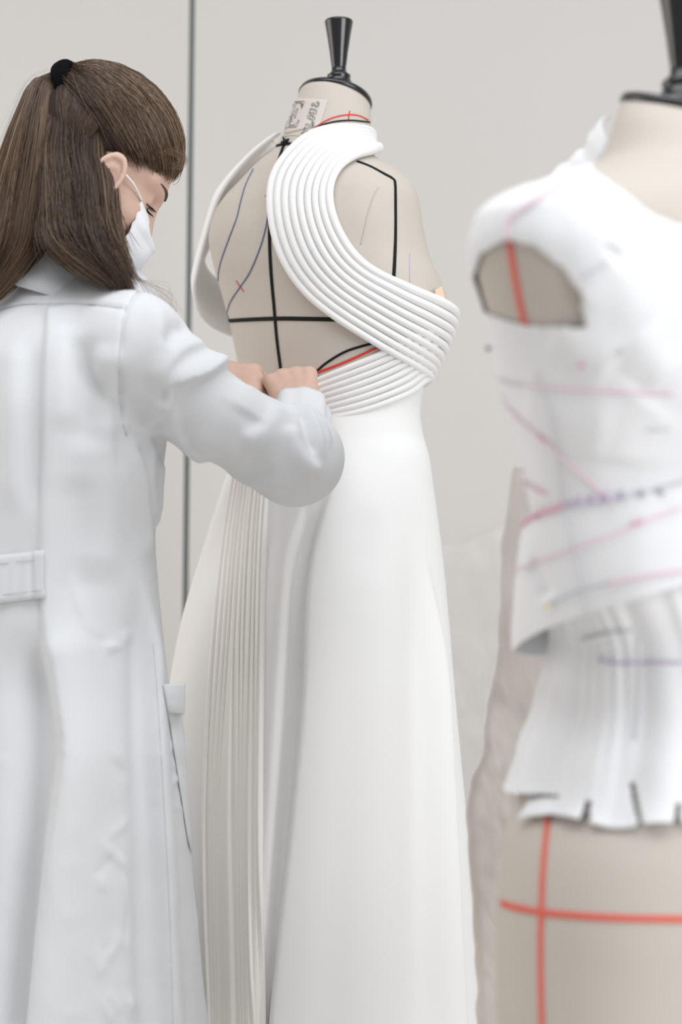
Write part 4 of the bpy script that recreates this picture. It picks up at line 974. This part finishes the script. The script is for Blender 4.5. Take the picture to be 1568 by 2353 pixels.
for m, pts, r in (('pinkdark', [(1178, 1206), (1230, 1184), (1280, 1168), (1300, 1160)], .0022), ('violet', [(1300, 1158), (1350, 1152), (1400, 1146), (1440, 1138)], .0022), ('greypencil', [(1440, 1138), (1500, 1124), (1568, 1106), (1600, 1098)], .0018), ('pink', [(1180, 1312), (1250, 1285), (1330, 1256), (1430, 1222), (1475, 1200), (1568, 1166)], .0013), ('pinkdark', [(1455, 1205), (1478, 1197)], .0020), ('greypencil', [(1262, 1390), (1330, 1358), (1400, 1340)], .0013), ('pink', [(1400, 1340), (1490, 1322), (1568, 1310), (1600, 1306)], .0020), ('greypencil', [(1298, 1165), (1320, 1240), (1340, 1340), (1358, 1440)], .0012)): pen(Bh, m, pts, r, pan_)
for x in (1340, 1368, 1400, 1436, 1478, 1520): 
    h, n = cast(Bh, x, 1150 - (x - 1340) * .13); V, F = tube(np.array([h - n * .002, h + n * .003, h + n * .005]), [.003, .004, .001], 8); obj('basting_knot', V, F, M['violet' if x < 1420 else 'greypencil'], pan_)
pen(Bp, 'violet', [(1376, 1515), (1420, 1523), (1480, 1522), (1570, 1522)], .0016, pp_); pen(Bp, 'greypencil', [(1466, 1455), (1470, 1600), (1462, 1700)], .0010, pp_); pen(Bp, 'greypencil', [(1340, 1468), (1400, 1452), (1460, 1446)], .0014, pp_)
for B, x, y, m, par in ((Bh, 1263, 1392, 'yellow', pan_), (Bt, 1102, 806, 'blue', bod)):
    h, n = cast(B, x, y); c = h + n * .004; pr = [(.0003, -.0024), (.0017, -.0017), (.0024, 0), (.0017, .0017), (.0003, .0024)]; V, F = lathe(pr, 12); obj('pin_head', V + c, F, M[m], par)

# ================================================================== muslin hanging behind the second form
V = []; nv, nu = 220, 70
le = spline([(1176, 1070), (1166, 1160), (1151, 1262), (1148, 1400), (1141, 1500), (1124, 1585), (1112, 1660), (1102, 1730), (1080, 1792), (1071, 1850), (1074, 1930), (1082, 2050), (1090, 2200), (1096, 2353), (1100, 2700)], nv)
for i in range(nv):
    for j in range(nu):
        u = j / (nu - 1); x = le[i][0] + u * (230 + 60 * i / nv); fq = min(1, 2.6 * i / nv); fq = fq * fq * (3 - 2 * fq); V.append(P(x, le[i][1], 1.59 + .03 * u + (.145 - .05 * u) * fq))
V = np.array(V); fr = np.repeat(np.linspace(0, 1, nv), nu); uu = np.tile(np.linspace(0, 1, nu), nv)
sx = V[:, 0] + .35 * V[:, 2]
V[:, 1] += fbm(np.stack([sx * 38, fr * 0, V[:, 2] * 13], 1), 3, 31) * .011 * np.clip(fr * 4, .2, 1) + .006 * np.sin(sx * 160) * np.clip(1 - fr * 1.5, 0, 1) - .012 * np.exp(-(uu / .04) ** 2)
V[:, 0] += fbm(np.stack([uu * 0, fr * 0, V[:, 2] * 30], 1), 2, 41) * .002
ms = obj('muslin_drape', V, quads(nv, nu), M['muslin']); ms['label'] = 'crumpled cream muslin cloth hanging behind the toile-covered dress form'; ms['category'] = 'cloth'; solid(ms, .0015, 0)
# clear film hung on the wall
V = []; nv, nu = 90, 60
for i in range(nv):
    for j in range(nu):
        u, v = j / (nu - 1), i / (nv - 1); V.append(P(1000 + u * 210 + 20 * v, 1225 + 25 * math.sin(u * 4 + 1) + v * 1090, YW - .05))
V = np.array(V); V[:, 1] += np.clip(fbm(V * [14, 1, 7], 4, 51), -1.2, 1.2) * .018; V[:, 2] += .01 * noise3(V * [8, 0, 0], 3)
pf = obj('plastic_sheet', V, quads(nv, nu), M['plastic']); pf['label'] = 'creased clear plastic sheet hanging against the wall panel'; pf['category'] = 'plastic sheet'
